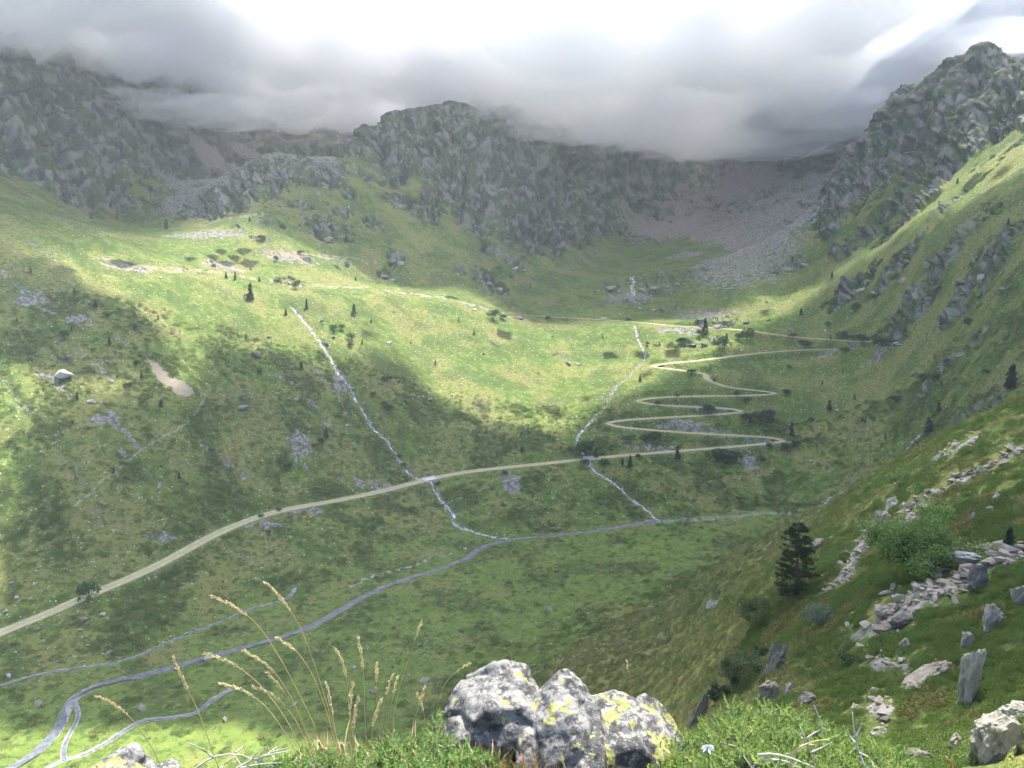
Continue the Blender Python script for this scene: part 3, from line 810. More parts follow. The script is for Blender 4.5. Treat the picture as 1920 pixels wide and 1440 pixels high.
def falls(name, P, w, seed, bare=.35):
    """white water: a ragged ribbon that splits round stones"""
    P = resample(np.asarray(P), .7)
    s = np.arange(len(P)) * .7
    V = []; F = []
    for strand in range(3):
        off = (strand - 1) * w * .42 * (1 + pn(s / 9, s * 0 + strand, seed)) + .5 * w * pn(s / 3.5, s * 0 + strand + 5, seed)
        ww = w * (.34 if strand == 1 else .2) * np.clip(.45 + 2.6 * pn(s / 3.2, s * 0 + strand + 9, seed + 3), 0, 1.7)
        T = np.gradient(P[:, :2], axis=0); T /= np.linalg.norm(T, axis=1)[:, None] + 1e-9
        N = np.stack([T[:, 1], -T[:, 0]], 1)
        for i in range(len(P) - 1):
            if ww[i] < .08 * w: continue
            b = len(V)
            for j in (i, i + 1):
                for e in (-.5, 0, .5):
                    x = P[j, 0] + N[j, 0] * (off[j] + e * max(ww[j], .03)); y = P[j, 1] + N[j, 1] * (off[j] + e * max(ww[j], .03))
                    V.append((x, y, (.16 if e == 0 else .02)))
            F += [(b, b + 1, b + 4, b + 3), (b + 1, b + 2, b + 5, b + 4)]
    V = np.array(V); V[:, 2] += final_z(V[:, 0], V[:, 1]) + .06
    return link(name, fast_mesh(name, V, np.array(F)), M_FOAM, kind='structure')
falls('waterfall', CASCADE, 1.15, 11); falls('waterfall', TORRENT_UP, .8, 20); falls('waterfall', TORRENT_LOW, .85, 21); falls('waterfall', RIGHTFALL, 1.2, 31); falls('waterfall', UPPERFALL, 2.6, 41)

# ---------------------------------------------------------------- clouds
CLOUD_Z = 600.0
def cloud_mesh(name, x0, x1, y0, y1, step, thick, base, mat, **props):
    """closed body between a lumpy base and a lumpy top wherever thick(x, y) > 0"""
    xs = np.arange(x0, x1 + step, step); ys = np.arange(y0, y1 + step, step)
    CX, CY = np.meshgrid(xs, ys)
    T = thick(CX, CY); T[0, :] = T[-1, :] = 0; T[:, 0] = T[:, -1] = 0
    keep = T > .5
    # a cell exists where any corner is inside
    c = keep[:-1, :-1] | keep[1:, :-1] | keep[:-1, 1:] | keep[1:, 1:]
    T = np.where(keep, T, 0)
    lo, hi = base(CX, CY, T)
    hi = np.where(keep, hi, lo + .0)
    ny_, nx_ = CX.shape
    ib = np.arange(nx_ * ny_).reshape(ny_, nx_); it = np.where(keep, ib + nx_ * ny_, ib)
    cells = np.nonzero(c.ravel())[0]
    def quads(I): return np.stack([I[:-1, :-1], I[:-1, 1:], I[1:, 1:], I[1:, :-1]], -1).reshape(-1, 4)[cells]
    B = quads(ib)[:, ::-1]; Tq = quads(it)
    V = np.concatenate([np.stack([CX, CY, lo], -1).reshape(-1, 3), np.stack([CX, CY, hi], -1).reshape(-1, 3)])
    F = np.concatenate([B, Tq]); used = np.unique(F); remap = np.full(len(V), -1); remap[used] = np.arange(len(used))
    tri = remap[np.concatenate([F[:, [0, 1, 2]], F[:, [0, 2, 3]]])]
    good = (tri[:, 0] != tri[:, 1]) & (tri[:, 1] != tri[:, 2]) & (tri[:, 0] != tri[:, 2])
    me = fast_mesh(name, V[used], tri[good])
    return link(name, me, mat, **props)

SHADE = []     # outlines of cloud shade on the ground, carried up the sun's rays to the cloud layer
def shade(pts, rmin=9.0):
    out = []
    for q in pts:
        if len(q) == 3: g = Vector((q[0], q[1], q[2]))
        else: g = ground(q[0], q[1], rmin)
        k = (CLOUD_Z - g.z) / SUN_DIR[2]
        out.append((g.x + SUN_DIR[0] * k, g.y + SUN_DIR[1] * k))
    SHADE.append(out)
shade([(-120, 470), (60, 512), (200, 568), (300, 640), (250, 690), (120, 655), (0, 600), (-120, 580)])
shade([(70, 840), (180, 775), (300, 748), (380, 770), (405, 690), (470, 672), (560, 690), (640, 740), (690, 660), (760, 690), (800, 740), (860, 800), (960, 812),
       (1040, 830), (1110, 800), (1160, 770), (1230, 742), (1310, 720), (1370, 670), (1440, 625), (1500, 585), (1560, 535), (1660, 480), (1800, 400), (1980, 320),
       (420, 330, 130), (420, 60, 112), (60, -6, 112), (32, 3, 112), (24, 16, 106), (15, 34, 98), (4, 110, 30), (-10, 165, 2),
       (700, 1330), (560, 1296), (300, 1308), (150, 1302), (90, 1240), (50, 1150), (90, 1000), (130, 930)], 40)
shade([(-200, 90), (-200, 300), (0, 325), (100, 375), (215, 405), (330, 385), (420, 300), (430, 180), (200, 130)], 420)
def shade_thick(CX, CY):
    wx = 9 * fbm(CX / 60, CY / 60, 3, 201); wy = 9 * fbm(CX / 60, CY / 60, 3, 202)
    S = np.zeros(CX.shape)
    for P in SHADE: S = np.maximum(S, inpoly(CX + wx, CY + wy, P).astype(float))
    for _ in range(1):
        S = (np.roll(S, 1, 0) + S + np.roll(S, -1, 0)) / 3; S = (np.roll(S, 1, 1) + S + np.roll(S, -1, 1)) / 3
    thin = 1 - .80 * np.exp(-((CX - 150) / 75) ** 2 - ((CY - 320) / 95) ** 2) - .3 * np.exp(-((CX - 190) / 90) ** 2 - ((CY - 520) / 90) ** 2)  # cloud thinned on purpose so more sun reaches the near spur and floor
    return np.clip((S - .1) / .8, 0, 1) * 95 * thin
def shade_base(CX, CY, T):
    m = CLOUD_Z + 8 * fbm(CX / 45, CY / 45, 3, 203)
    return m - .35 * T, m + .65 * T * (1 + .4 * fbm(CX / 40, CY / 40, 3, 204))
M_CLOUD = mat_volume('cloud_vapour', (1, 1, 1), .05, .2)
cloud_mesh('cloud', -500, 1100, -60, 1500, 9, shade_thick, shade_base, M_CLOUD, kind='stuff', label='broken grey cloud drifting over the valley')

# the cloud bank that hides the summits
def bank_thick(CX, CY):
    rr = np.hypot(CX, CY); aa = np.arctan2(CX, CY)
    inner = 640 - 170 * sstep(R(-15), R(-23), aa) + 70 * fbm(CX / 160, CY / 160, 3, 211)
    T = sstep(0, 130, rr - inner) * 150 * (1 + .45 * fbm(CX / 170, CY / 170, 3, 213))
    T *= sstep(2100, 1800, rr)
    T *= 1 + 1.6 * sstep(300, 420, CX) * sstep(930, 1050, CY)
    T *= 1 - sstep(330, 420, CX) * sstep(960, 860, CY) * sstep(740, 640, CX)
    return T
def bank_base(CX, CY, T):
    a = np.arctan2(CX, CY); rr = np.hypot(CX, CY)
    px = 960 + FPX * np.tan(a) * .99
    row = np.interp(px, [-300, 0, 200, 400, 560, 700, 860, 960, 1080, 1200, 1300, 1420, 1560, 1640, 1760, 1860, 1960, 2300],
                    [140, 165, 190, 205, 220, 172, 150, 205, 235, 240, 270, 280, 270, 215, 110, 70, 60, 20])
    t = np.tan(np.arctan((480 - row) / FPX))
    dref = np.interp(px, [-300, 0, 400, 700, 860, 1100, 1400, 1600, 1750, 1950], [640, 680, 1000, 850, 830, 880, 1150, 1100, 780, 760])
    zb = EYE + t * dref
    zb = zb - (rr - dref) * .03
    lump = 34 * np.abs(fbm(CX / 130, CY / 130, 3, 221)) + 16 * fbm(CX / 48, CY / 48, 3, 222) + 7 * np.abs(pn(CX / 20, CY / 20, 223)) - 12
    lo = zb + lump + (1 - np.clip(T / 120, 0, 1)) * 40
    top = lo + T * np.clip(1 + 1.0 * fbm(CX / 110, CY / 110, 4, 225), .25, 2.2)
    return lo, top
M_BANK = mat_volume('cloud_bank_vapour', (.966, .969, .982), .021, .1)
cloud_mesh('cloud', -1500, 1500, 420, 2150, 10, bank_thick, bank_base, M_BANK, kind='stuff', label='low cloud bank lying across the mountain tops')

def dimmer_thick(CX, CY):  # added high sheet, out of view, that dims sunlight on the cloud bank
    return 45 * sstep(880, 1000, CY + 40 * fbm(CX / 150, CY / 150, 2, 231)) * (1 + .5 * fbm(CX / 200, CY / 200, 3, 233)) * sstep(2400, 2200, np.hypot(CX, CY))
def dimmer_base(CX, CY, T): return 700 + 0 * CX, 700 + T
cloud_mesh('cloud', -1600, 1600, 850, 2450, 32, dimmer_thick, dimmer_base, mat_volume('sun_dimmer_vapour', (1, 1, 1), .011, .2), kind='stuff', label='thin unseen cloud sheet added to dim the sun on the cloud bank')
# torn wisps that catch on the crags (column, row, distance, width and height in pixels)
M_WISP = mat_volume('cloud_wisp_vapour', (.99, .99, .995), .011, .1)
def wisp(px, py, r, wp, hp, seed, label):
    c = at(px, py, r); bm = bmesh.new(); bmesh.ops.create_icosphere(bm, subdivisions=4, radius=1)
    P = np.array([v.co for v in bm.verts])
    n3 = fbm(P[:, 0] * 1.7 + P[:, 1] + seed, P[:, 2] * 1.9 - P[:, 1] * .7 + seed, 4, seed, .6)
    s = 1 + .6 * n3
    for v, k in zip(bm.verts, s): v.co = v.co * float(max(.25, k))
    me = bpy.data.meshes.new('cloud'); bm.to_mesh(me); bm.free()
    o = link('cloud', me, M_WISP, kind='stuff', label=label); o.location = c; o.scale = (wp / FPX * r * .5, wp / FPX * r * .35, hp / FPX * r * .5)
for i, (px, py, r, wp, hp) in enumerate([(330, 200, 840, 260, 50), (470, 212, 860, 260, 60), (590, 212, 880, 200, 60), (700, 178, 840, 150, 40), (840, 160, 850, 120, 36), (950, 200, 840, 200, 70),
        (1060, 232, 850, 220, 70), (1170, 240, 880, 200, 80), (1290, 262, 960, 240, 70), (1420, 272, 1040, 280, 50), (1585, 215, 1000, 200, 80), (1850, 72, 770, 240, 40), (1730, 70, 1200, 620, 330), (1800, 10, 1350, 620, 380), (1930, 20, 1150, 420, 300)]):
    wisp(px, py, r, wp, hp, 500 + i, 'torn wisp of cloud clinging to the crags')
# ---------------------------------------------------------------- haze
def box_mesh(name, lo, hi):
    V = [(x, y, z) for x in (lo[0], hi[0]) for y in (lo[1], hi[1]) for z in (lo[2], hi[2])]
    F = [(0, 1, 3, 2), (4, 6, 7, 5), (0, 4, 5, 1), (2, 3, 7, 6), (0, 2, 6, 4), (1, 5, 7, 3)]
    return fast_mesh(name, V, F, False)
if HAZE:
    link('haze', box_mesh('haze', (-3000, -200, -30), (3000, 6200, 700)), mat_volume('valley_haze', (.84, .91, 1.0), HAZE, .3), kind='stuff', label='thin blue haze filling the mountain valley')

# ---------------------------------------------------------------- builders for things
rng = random.Random(7)
def thing(name, label, cat, loc, rz=0.0, group=None):
    o = bpy.data.objects.new(name, None); COL.objects.link(o)
    o.location = loc; o.rotation_euler = (0, 0, rz); o.empty_display_size = .3
    o['label'] = label; o['category'] = cat
    if group: o['group'] = group
    return o
def tag(o, label, cat, group=None):
    o['label'] = label; o['category'] = cat
    if group: o['group'] = group
    return o
def pn3(x, y, z, seed=0):
    ix = np.floor(x).astype(np.int64); iy = np.floor(y).astype(np.int64); iz = np.floor(z).astype(np.int64)
    fx = x - ix; fy = y - iy; fz = z - iz
    s = lambda t: t * t * t * (t * (t * 6 - 15) + 10)
    u, v, w = s(fx), s(fy), s(fz)
    def g(a, b, c):
        h = _hash(ix + a, iy + b, seed) ; h = _hash(h, iz + c, seed + 5)
        p = (h & 0xFFF) / 4096.0 * 2 * math.pi; q = ((h >> 12) & 0xFFF) / 2048.0 - 1
        m = np.sqrt(np.maximum(0, 1 - q * q))
        return m * np.cos(p) * (fx - a) + m * np.sin(p) * (fy - b) + q * (fz - c)
    l = lambda a, b, t: a + t * (b - a)
    return l(l(l(g(0, 0, 0), g(1, 0, 0), u), l(g(0, 1, 0), g(1, 1, 0), u), v), l(l(g(0, 0, 1), g(1, 0, 1), u), l(g(0, 1, 1), g(1, 1, 1), u), v), w)
def fbm3(P, sc, octs=3, seed=0, gain=.5):
    s = 0; a = 1.0
    for i in range(octs):
        s = s + a * pn3(P[:, 0] * sc, P[:, 1] * sc, P[:, 2] * sc, seed + 13 * i); sc *= 2.1; a *= gain
    return s
def bm_mesh(name, bm, smooth=False):
    me = bpy.data.meshes.new(name); bm.to_mesh(me); bm.free()
    me.polygons.foreach_set('use_smooth', np.full(len(me.polygons), smooth)); return me
def hull_bm(pts):
    bm = bmesh.new()
    for p in pts: bm.verts.new(p)
    r = bmesh.ops.convex_hull(bm, input=bm.verts)
    bmesh.ops.delete(bm, geom=[v for v in bm.verts if not v.link_faces], context='VERTS')
    return bm
def stone_mesh(name, seed, n=13, size=(1, .8, .6), boxy=.45):
    q = random.Random(seed); pts = []
    for _ in range(n):
        v = Vector((q.gauss(0, 1), q.gauss(0, 1), q.gauss(0, 1))).normalized()
        m = max(abs(c) for c in v); v = v.lerp(v / m, boxy) * q.uniform(.8, 1.05)
        pts.append((v.x * size[0] * .5, v.y * size[1] * .5, v.z * size[2] * .5))
    return bm_mesh(name, hull_bm(pts))
def crag_mesh(name, seed, size=(1, .8, .6), cuts=2, rough=.09, n=16, boxy=.4):
    """larger boulder: faceted hull, subdivided and weathered"""
    me0 = stone_mesh('tmp', seed, n, size, boxy)
    bm = bmesh.new(); bm.from_mesh(me0); bpy.data.meshes.remove(me0)
    for _ in range(cuts):
        bmesh.ops.subdivide_edges(bm, edges=bm.edges[:], cuts=1, use_grid_fill=True)
        bmesh.ops.triangulate(bm, faces=bm.faces[:])
    P = np.array([v.co for v in bm.verts]); bm.normal_update(); N = np.array([v.normal for v in bm.verts])
    d = rough * (.8 * fbm3(P, 2.2 / max(size), 3, seed) + 1.0 * np.minimum(0, fbm3(P, 5 / max(size), 2, seed + 3)) + .5 * fbm3(P, 9 / max(size), 2, seed + 7))
    P = P + N * d[:, None] * max(size)
    for v, p in zip(bm.verts, P): v.co = p
    return bm_mesh(name, bm)
def set_tone(me, tone):
    a = me.attributes.new('tone', 'FLOAT', 'POINT'); a.data.foreach_set('value', np.asarray(tone, np.float32))
class Leaves:
    """collects small leaf faces (quads) with a tone each"""
    def __init__(self): self.V = []; self.F = []; self.T = []
    def quad(self, c, axis, side, l, w, tone=0.0, bend=0.0):
        b = len(self.V); c = Vector(c); axis = Vector(axis); side = Vector(side)
        up = axis.cross(side)
        self.V += [c - side * w * .25, c + axis * l * .55 - side * w * .5 + up * bend, c + axis * l, c + axis * l * .55 + side * w * .5 + up * bend]
        self.F.append((b, b + 1, b + 2, b + 3)); self.T += [tone] * 4
    def blade(self, c, axis, side, l, w, tone=0.0):
        b = len(self.V); c = Vector(c); axis = Vector(axis); side = Vector(side)
        self.V += [c - side * w * .5, c + side * w * .5, c + axis * l]
        self.F.append((b, b + 1, b + 2)); self.T += [tone] * 3
    def mesh(self, name):
        me = bpy.data.meshes.new(name); me.from_pydata([tuple(v) for v in self.V], [], self.F); set_tone(me, self.T); me.update(); return me
def rand_dir(q=rng):
    z = q.uniform(-1, 1); a = q.uniform(0, 2 * math.pi); r = math.sqrt(1 - z * z); return Vector((r * math.cos(a), r * math.sin(a), z))
def perp(v, q=rng):
    w = rand_dir(q).cross(v)
    return w.normalized() if w.length > 1e-4 else v.orthogonal().normalized()
def tube_bm(bm, pts, radii, seg=6):
    rings = []
    for i, p in enumerate(pts):
        p = Vector(p); d = (Vector(pts[min(i + 1, len(pts) - 1)]) - Vector(pts[max(i - 1, 0)])).normalized()
        a = d.orthogonal().normalized(); b = d.cross(a)
        rings.append([bm.verts.new(p + (a * math.cos(2 * math.pi * k / seg) + b * math.sin(2 * math.pi * k / seg)) * radii[i]) for k in range(seg)])
    for r0, r1 in zip(rings, rings[1:]):
        for k in range(seg): bm.faces.new((r0[k], r0[(k + 1) % seg], r1[(k + 1) % seg], r1[k]))
    bm.faces.new(rings[-1]); bm.faces.new(rings[0][::-1])
    return bm
def tubes(name, list_, seg=5):
    bm = bmesh.new()
    for pts, radii in list_: tube_bm(bm, pts, radii, seg)
    return bm_mesh(name, bm, True)
def copy_tree(o, parent=None):
    c = o.copy(); COL.objects.link(c); c.parent = parent
    for ch in list(o.children): copy_tree(ch, c)
    return c

M_BOULDER = mat_rock('granite_boulder', (.180, .158, .120), (.35, .308, .238), lichen=(.21, .21, .11))
M_BLOCK = mat_rock('scree_block', (.180, .158, .120), (.37, .325, .25), scale=1.5)
M_DARKROCK = mat_rock('dark_rock', (.10, .092, .082), (.21, .19, .165), scale=1.0)
M_PALEROCK = mat_rock('pale_rock', (.27, .26, .23), (.44, .42, .37))
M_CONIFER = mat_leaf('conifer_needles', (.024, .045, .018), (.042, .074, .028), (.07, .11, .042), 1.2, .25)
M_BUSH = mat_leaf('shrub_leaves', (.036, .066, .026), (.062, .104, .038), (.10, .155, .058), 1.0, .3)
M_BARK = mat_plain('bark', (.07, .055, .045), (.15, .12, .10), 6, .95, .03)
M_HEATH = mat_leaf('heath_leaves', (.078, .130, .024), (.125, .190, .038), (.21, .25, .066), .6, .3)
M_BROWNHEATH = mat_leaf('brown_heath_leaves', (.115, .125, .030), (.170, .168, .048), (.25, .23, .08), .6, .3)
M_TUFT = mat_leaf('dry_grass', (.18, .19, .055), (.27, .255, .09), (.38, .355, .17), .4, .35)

# ---- prototypes of small trees and shrubs (metres, base at the origin)
def conifer_crown(seed, h=5.0, w=1.5, n=260):
    q = random.Random(seed); L = Leaves()
    for _ in range(n):
        t = q.random() ** .8                      # 0 top .. 1 bottom
        z = h * (1 - .93 * t); tier = .75 + .25 * math.sin(t * 26 + seed)
        rad = w * (.10 + .9 * t ** .85) * tier * q.uniform(.35, 1.0) * (1 + .25 * math.sin(3 * q.random() + seed))
        a = q.uniform(0, 2 * math.pi)
        c = Vector((math.cos(a) * rad, math.sin(a) * rad, z + q.uniform(-.15, .1)))
        ax = Vector((math.cos(a), math.sin(a), q.uniform(-.5, .15))).normalized()
        L.quad(c - ax * .35, ax, perp(ax, q), q.uniform(.5, .95) * h / 5, q.uniform(.28, .5) * h / 5, q.random() ** 3 * .8)
    return L.mesh('conifer_crown')
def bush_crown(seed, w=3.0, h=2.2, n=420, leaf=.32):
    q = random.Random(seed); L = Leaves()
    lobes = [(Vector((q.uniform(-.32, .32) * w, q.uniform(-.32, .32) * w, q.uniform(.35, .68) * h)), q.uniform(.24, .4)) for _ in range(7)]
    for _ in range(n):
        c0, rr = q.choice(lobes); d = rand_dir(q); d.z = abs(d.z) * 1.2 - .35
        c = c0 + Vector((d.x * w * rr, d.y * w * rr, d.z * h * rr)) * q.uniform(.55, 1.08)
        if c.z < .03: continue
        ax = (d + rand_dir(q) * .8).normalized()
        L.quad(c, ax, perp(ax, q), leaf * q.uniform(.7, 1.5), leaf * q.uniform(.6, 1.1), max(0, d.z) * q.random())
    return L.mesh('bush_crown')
CONIFER = [(conifer_crown(i, 5, q, 280), tubes('trunk', [([(0, 0, -.4), (.03, .02, 2.2), (0, 0, 4.7)], [.14, .1, .03])])) for i, q in enumerate((1.2, 1.5, 1.0, 1.7))]
BUSH = [(bush_crown(20 + i, 3.0, q, 420), tubes('stem', [([(0, 0, -.3), (.2 * math.cos(k * 2.1), .2 * math.sin(k * 2.1), .5), (.7 * math.cos(k * 2.1), .7 * math.sin(k * 2.1), 1.2)], [.06, .045, .02]) for k in range(3)]))
        for i, q in enumerate((2.0, 2.6, 1.5, 2.3))]
for c, t in CONIFER: c.materials.append(M_CONIFER); t.materials.append(M_BARK)
for c, t in BUSH: c.materials.append(M_BUSH); t.materials.append(M_BARK)

# ---------------------------------------------------------------- trees and shrubs on the far slopes (photo column, foot row, height in photo pixels, kind)
TREES = [(58,514,8,'c'),(140,552,9,'c'),(179,577,13,'c'),(202,597,10,'b'),(297,598,7,'c'),(255,618,8,'b'),(32,603,6,'c'),(120,632,17,'b'),(134,621,7,'c'),
 (206,648,13,'c'),(257,681,9,'b'),(172,414,9,'c'),(312,430,15,'c'),(220,409,9,'c'),(265,704,11,'c'),(243,724,12,'b'),(220,704,6,'c'),(145,747,12,'c'),(302,761,14,'c'),
 (136,791,7,'c'),(33,839,8,'b'),(396,846,9,'b'),(213,887,11,'c'),(336,895,11,'c'),(302,876,6,'c'),(387,876,6,'c'),(468,418,9,'c'),(621,423,10,'c'),(649,444,10,'c'),
 (663,441,7,'c'),(490,452,13,'b'),(563,474,9,'b'),(518,486,8,'b'),(424,519,11,'c'),(441,522,14,'c'),(486,526,9,'c'),(470,559,28,'c'),(465,558,14,'b'),(520,529,10,'b'),
 (553,541,12,'b'),(575,577,16,'c'),(536,590,12,'c'),(664,591,17,'c'),(605,603,7,'b'),(626,617,12,'b'),(640,616,11,'b'),(660,637,14,'b'),(657,650,10,'b'),(679,643,8,'c'),(667,523,7,'c'),
 (696,606,7,'c'),(461,633,7,'c'),(565,693,14,'c'),(486,704,9,'b'),(726,712,13,'b'),(730,771,14,'b'),(612,823,18,'c'),(604,832,10,'b'),(591,839,9,'b'),(535,878,11,'b'),
 (543,872,9,'b'),(748,848,10,'b'),(757,868,12,'b'),(720,760,9,'b'),(700,742,9,'b'),(994,538,7,'c'),(953,554,7,'c'),(925,598,20,'b'),(944,598,11,'b'),(1028,601,11,'b'),(889,625,8,'c'),(816,681,9,'c'),
 (1130,635,6,'c'),(1178,602,9,'b'),(1200,716,12,'c'),(1322,627,26,'c'),(1312,631,14,'b'),(1275,645,14,'b'),(1362,641,13,'c'),(1400,631,20,'b'),(1386,634,14,'b'),
 (1357,656,21,'b'),(1296,704,13,'b'),(1331,693,8,'c'),(1328,774,22,'b'),(1270,744,7,'b'),(1233,762,10,'b'),(1237,647,7,'c'),(1214,649,8,'b'),(1382,746,13,'b'),
 (1398,757,13,'b'),(1405,795,26,'b'),(1428,797,24,'b'),(1440,785,18,'b'),(1340,716,7,'b'),(1484,816,22,'c'),(1510,649,15,'b'),(1488,635,10,'b'),(1502,586,12,'c'),(1602,587,14,'b'),
 (1553,613,10,'b'),(1577,633,15,'b'),(1600,641,13,'b'),(1617,649,19,'b'),(1638,647,14,'b'),(1655,659,24,'b'),(1585,666,12,'b'),(1557,641,8,'c'),(1475,742,12,'b'),
 (1555,766,18,'c'),(1602,746,10,'c'),(1677,753,16,'b'),(1730,713,18,'b'),(1752,713,14,'b'),(1765,723,9,'c'),(1760,769,17,'c'),(1542,721,7,'c'),(1740,808,26,'c'),
 (1746,806,18,'c'),(1100,854,36,'b'),(1117,857,19,'c'),(1131,876,18,'b'),(1167,877,14,'c'),(1181,881,23,'c'),(1195,861,10,'b'),(1175,829,18,'b'),(1225,824,20,'b'),(1212,824,14,'b'),
 (1270,862,26,'c'),(1345,862,28,'b'),(1360,863,26,'b'),(1378,864,19,'b'),(1096,873,12,'b'),(1442,843,10,'b'),(1071,849,10,'b'),(1429,866,12,'b'),(1475,842,14,'b'),(1492,836,16,'b'),
 (978,852,12,'c'),(947,892,10,'b'),(165,1131,30,'b'),(490,969,9,'b'),(523,958,8,'b'),(505,1005,9,'b'),(820,908,9,'b'),(1640,565,8,'b'),(1700,630,9,'b'),(1815,610,12,'b'),(1560,520,12,'c'),
 (1890,425,10,'c'),(1795,345,8,'c'),(1850,705,9,'b'),(1580,700,7,'c'),(1660,820,9,'c'),(1620,790,8,'b'),(1520,790,9,'b'),(1480,690,7,'b'),(860,600,6,'c'),(770,640,6,'c'),(1010,700,5,'c')]
def region(px, py):
    if px < 240 and py > 1000: return 'beside the track at lower left', 'lower track'
    if px < 600 and py < 700: return 'high on the left slope', 'upper left slope'
    if px < 700 and py >= 700: return 'on the shaded slope left of the cascade', 'shaded left slope'
    if px < 1065: return 'between the cascade and the torrent', 'middle slope'
    if px < 1450 and py < 700: return 'beside the upper hairpins', 'upper hairpins'
    if px < 1500: return 'beside the lower hairpins', 'lower hairpins'
    return 'right of the hairpins', 'right hillside'
ORDS = ['leftmost', 'second from the left', 'third from the left', 'fourth from the left', 'fifth from the left', 'sixth from the left', 'seventh from the left', 'eighth from the left',
        'ninth from the left', 'tenth from the left', 'eleventh from the left', 'twelfth from the left']
def single_out():
    """things alike in one group are told apart by their order across the photograph"""
    by = {}
    for o in bpy.data.objects:
        if o.parent is None and 'group' in o and 'label' in o: by.setdefault(o['label'], []).append(o)
    for lab, os_ in by.items():
        if len(os_) < 2: continue
        os_.sort(key=lambda o: math.hypot(o.location.x, o.location.y))
        if len(os_) > 22:      # first near, middle and far, then across
            k = -(-len(os_) // 22); q = -(-len(os_) // k)
            rows = [os_[i * q:(i + 1) * q] for i in range(k)]; names = {2: ['front row', 'back row'], 3: ['front row', 'middle row', 'back row'], 4: ['front row', 'middle front row', 'middle back row', 'back row']}.get(k, ['front row'] * k)
        else: rows = [os_]; names = ['']
        for os_, row in zip(rows, names): order(os_, lab + (', ' + row if row else ''))
def order(os_, lab):
        os_.sort(key=lambda o: math.atan2(o.location.x, o.location.y))
        n = len(os_)
        for i, o in enumerate(os_):
            j = n - 1 - i
            if min(i, j) >= len(ORDS): w = 'number %d from the left' % (i + 1)
            else: w = ORDS[i] if i <= j else ORDS[j].replace('left', 'right')
            o['label'] = lab + ', ' + w
_tq = random.Random(3)
for px, py, hp, kind in TREES:
    rmin = 230 if py < 1000 else 9
    g = seat(px, py, rmin); r = math.hypot(g.x, g.y); h = hp / FPX * r * (1.08 if kind == 'c' else .92)
    where, grp = region(px, py)
    if kind == 'c':
        crown, trunk = CONIFER[_tq.randrange(4)]; s = h / 5.0
        t = thing('conifer', ('tall slender' if hp >= 18 else 'small') + ' dark conifer ' + where, 'tree', g, _tq.uniform(0, 6), ('tall' if hp >= 18 else 'small') + ' conifers on the ' + grp)
        link('crown', crown, None, t); link('trunk', trunk, None, t)
        t.scale = (s * _tq.uniform(.9, 1.15), s * _tq.uniform(.9, 1.15), s)
    else:
        crown, stem = BUSH[_tq.randrange(4)]; s = h / 2.2
        big_ = hp >= 18
        t = thing('bush', ('large' if big_ else 'small') + ' rounded green bush ' + where, 'bush', g, _tq.uniform(0, 6), ('large' if big_ else 'small') + ' bushes on the ' + grp)
        link('crown', crown, None, t); link('stem', stem, None, t)
        wd = _tq.uniform(.75, 1.1); t.scale = (s * wd, s * wd, s)

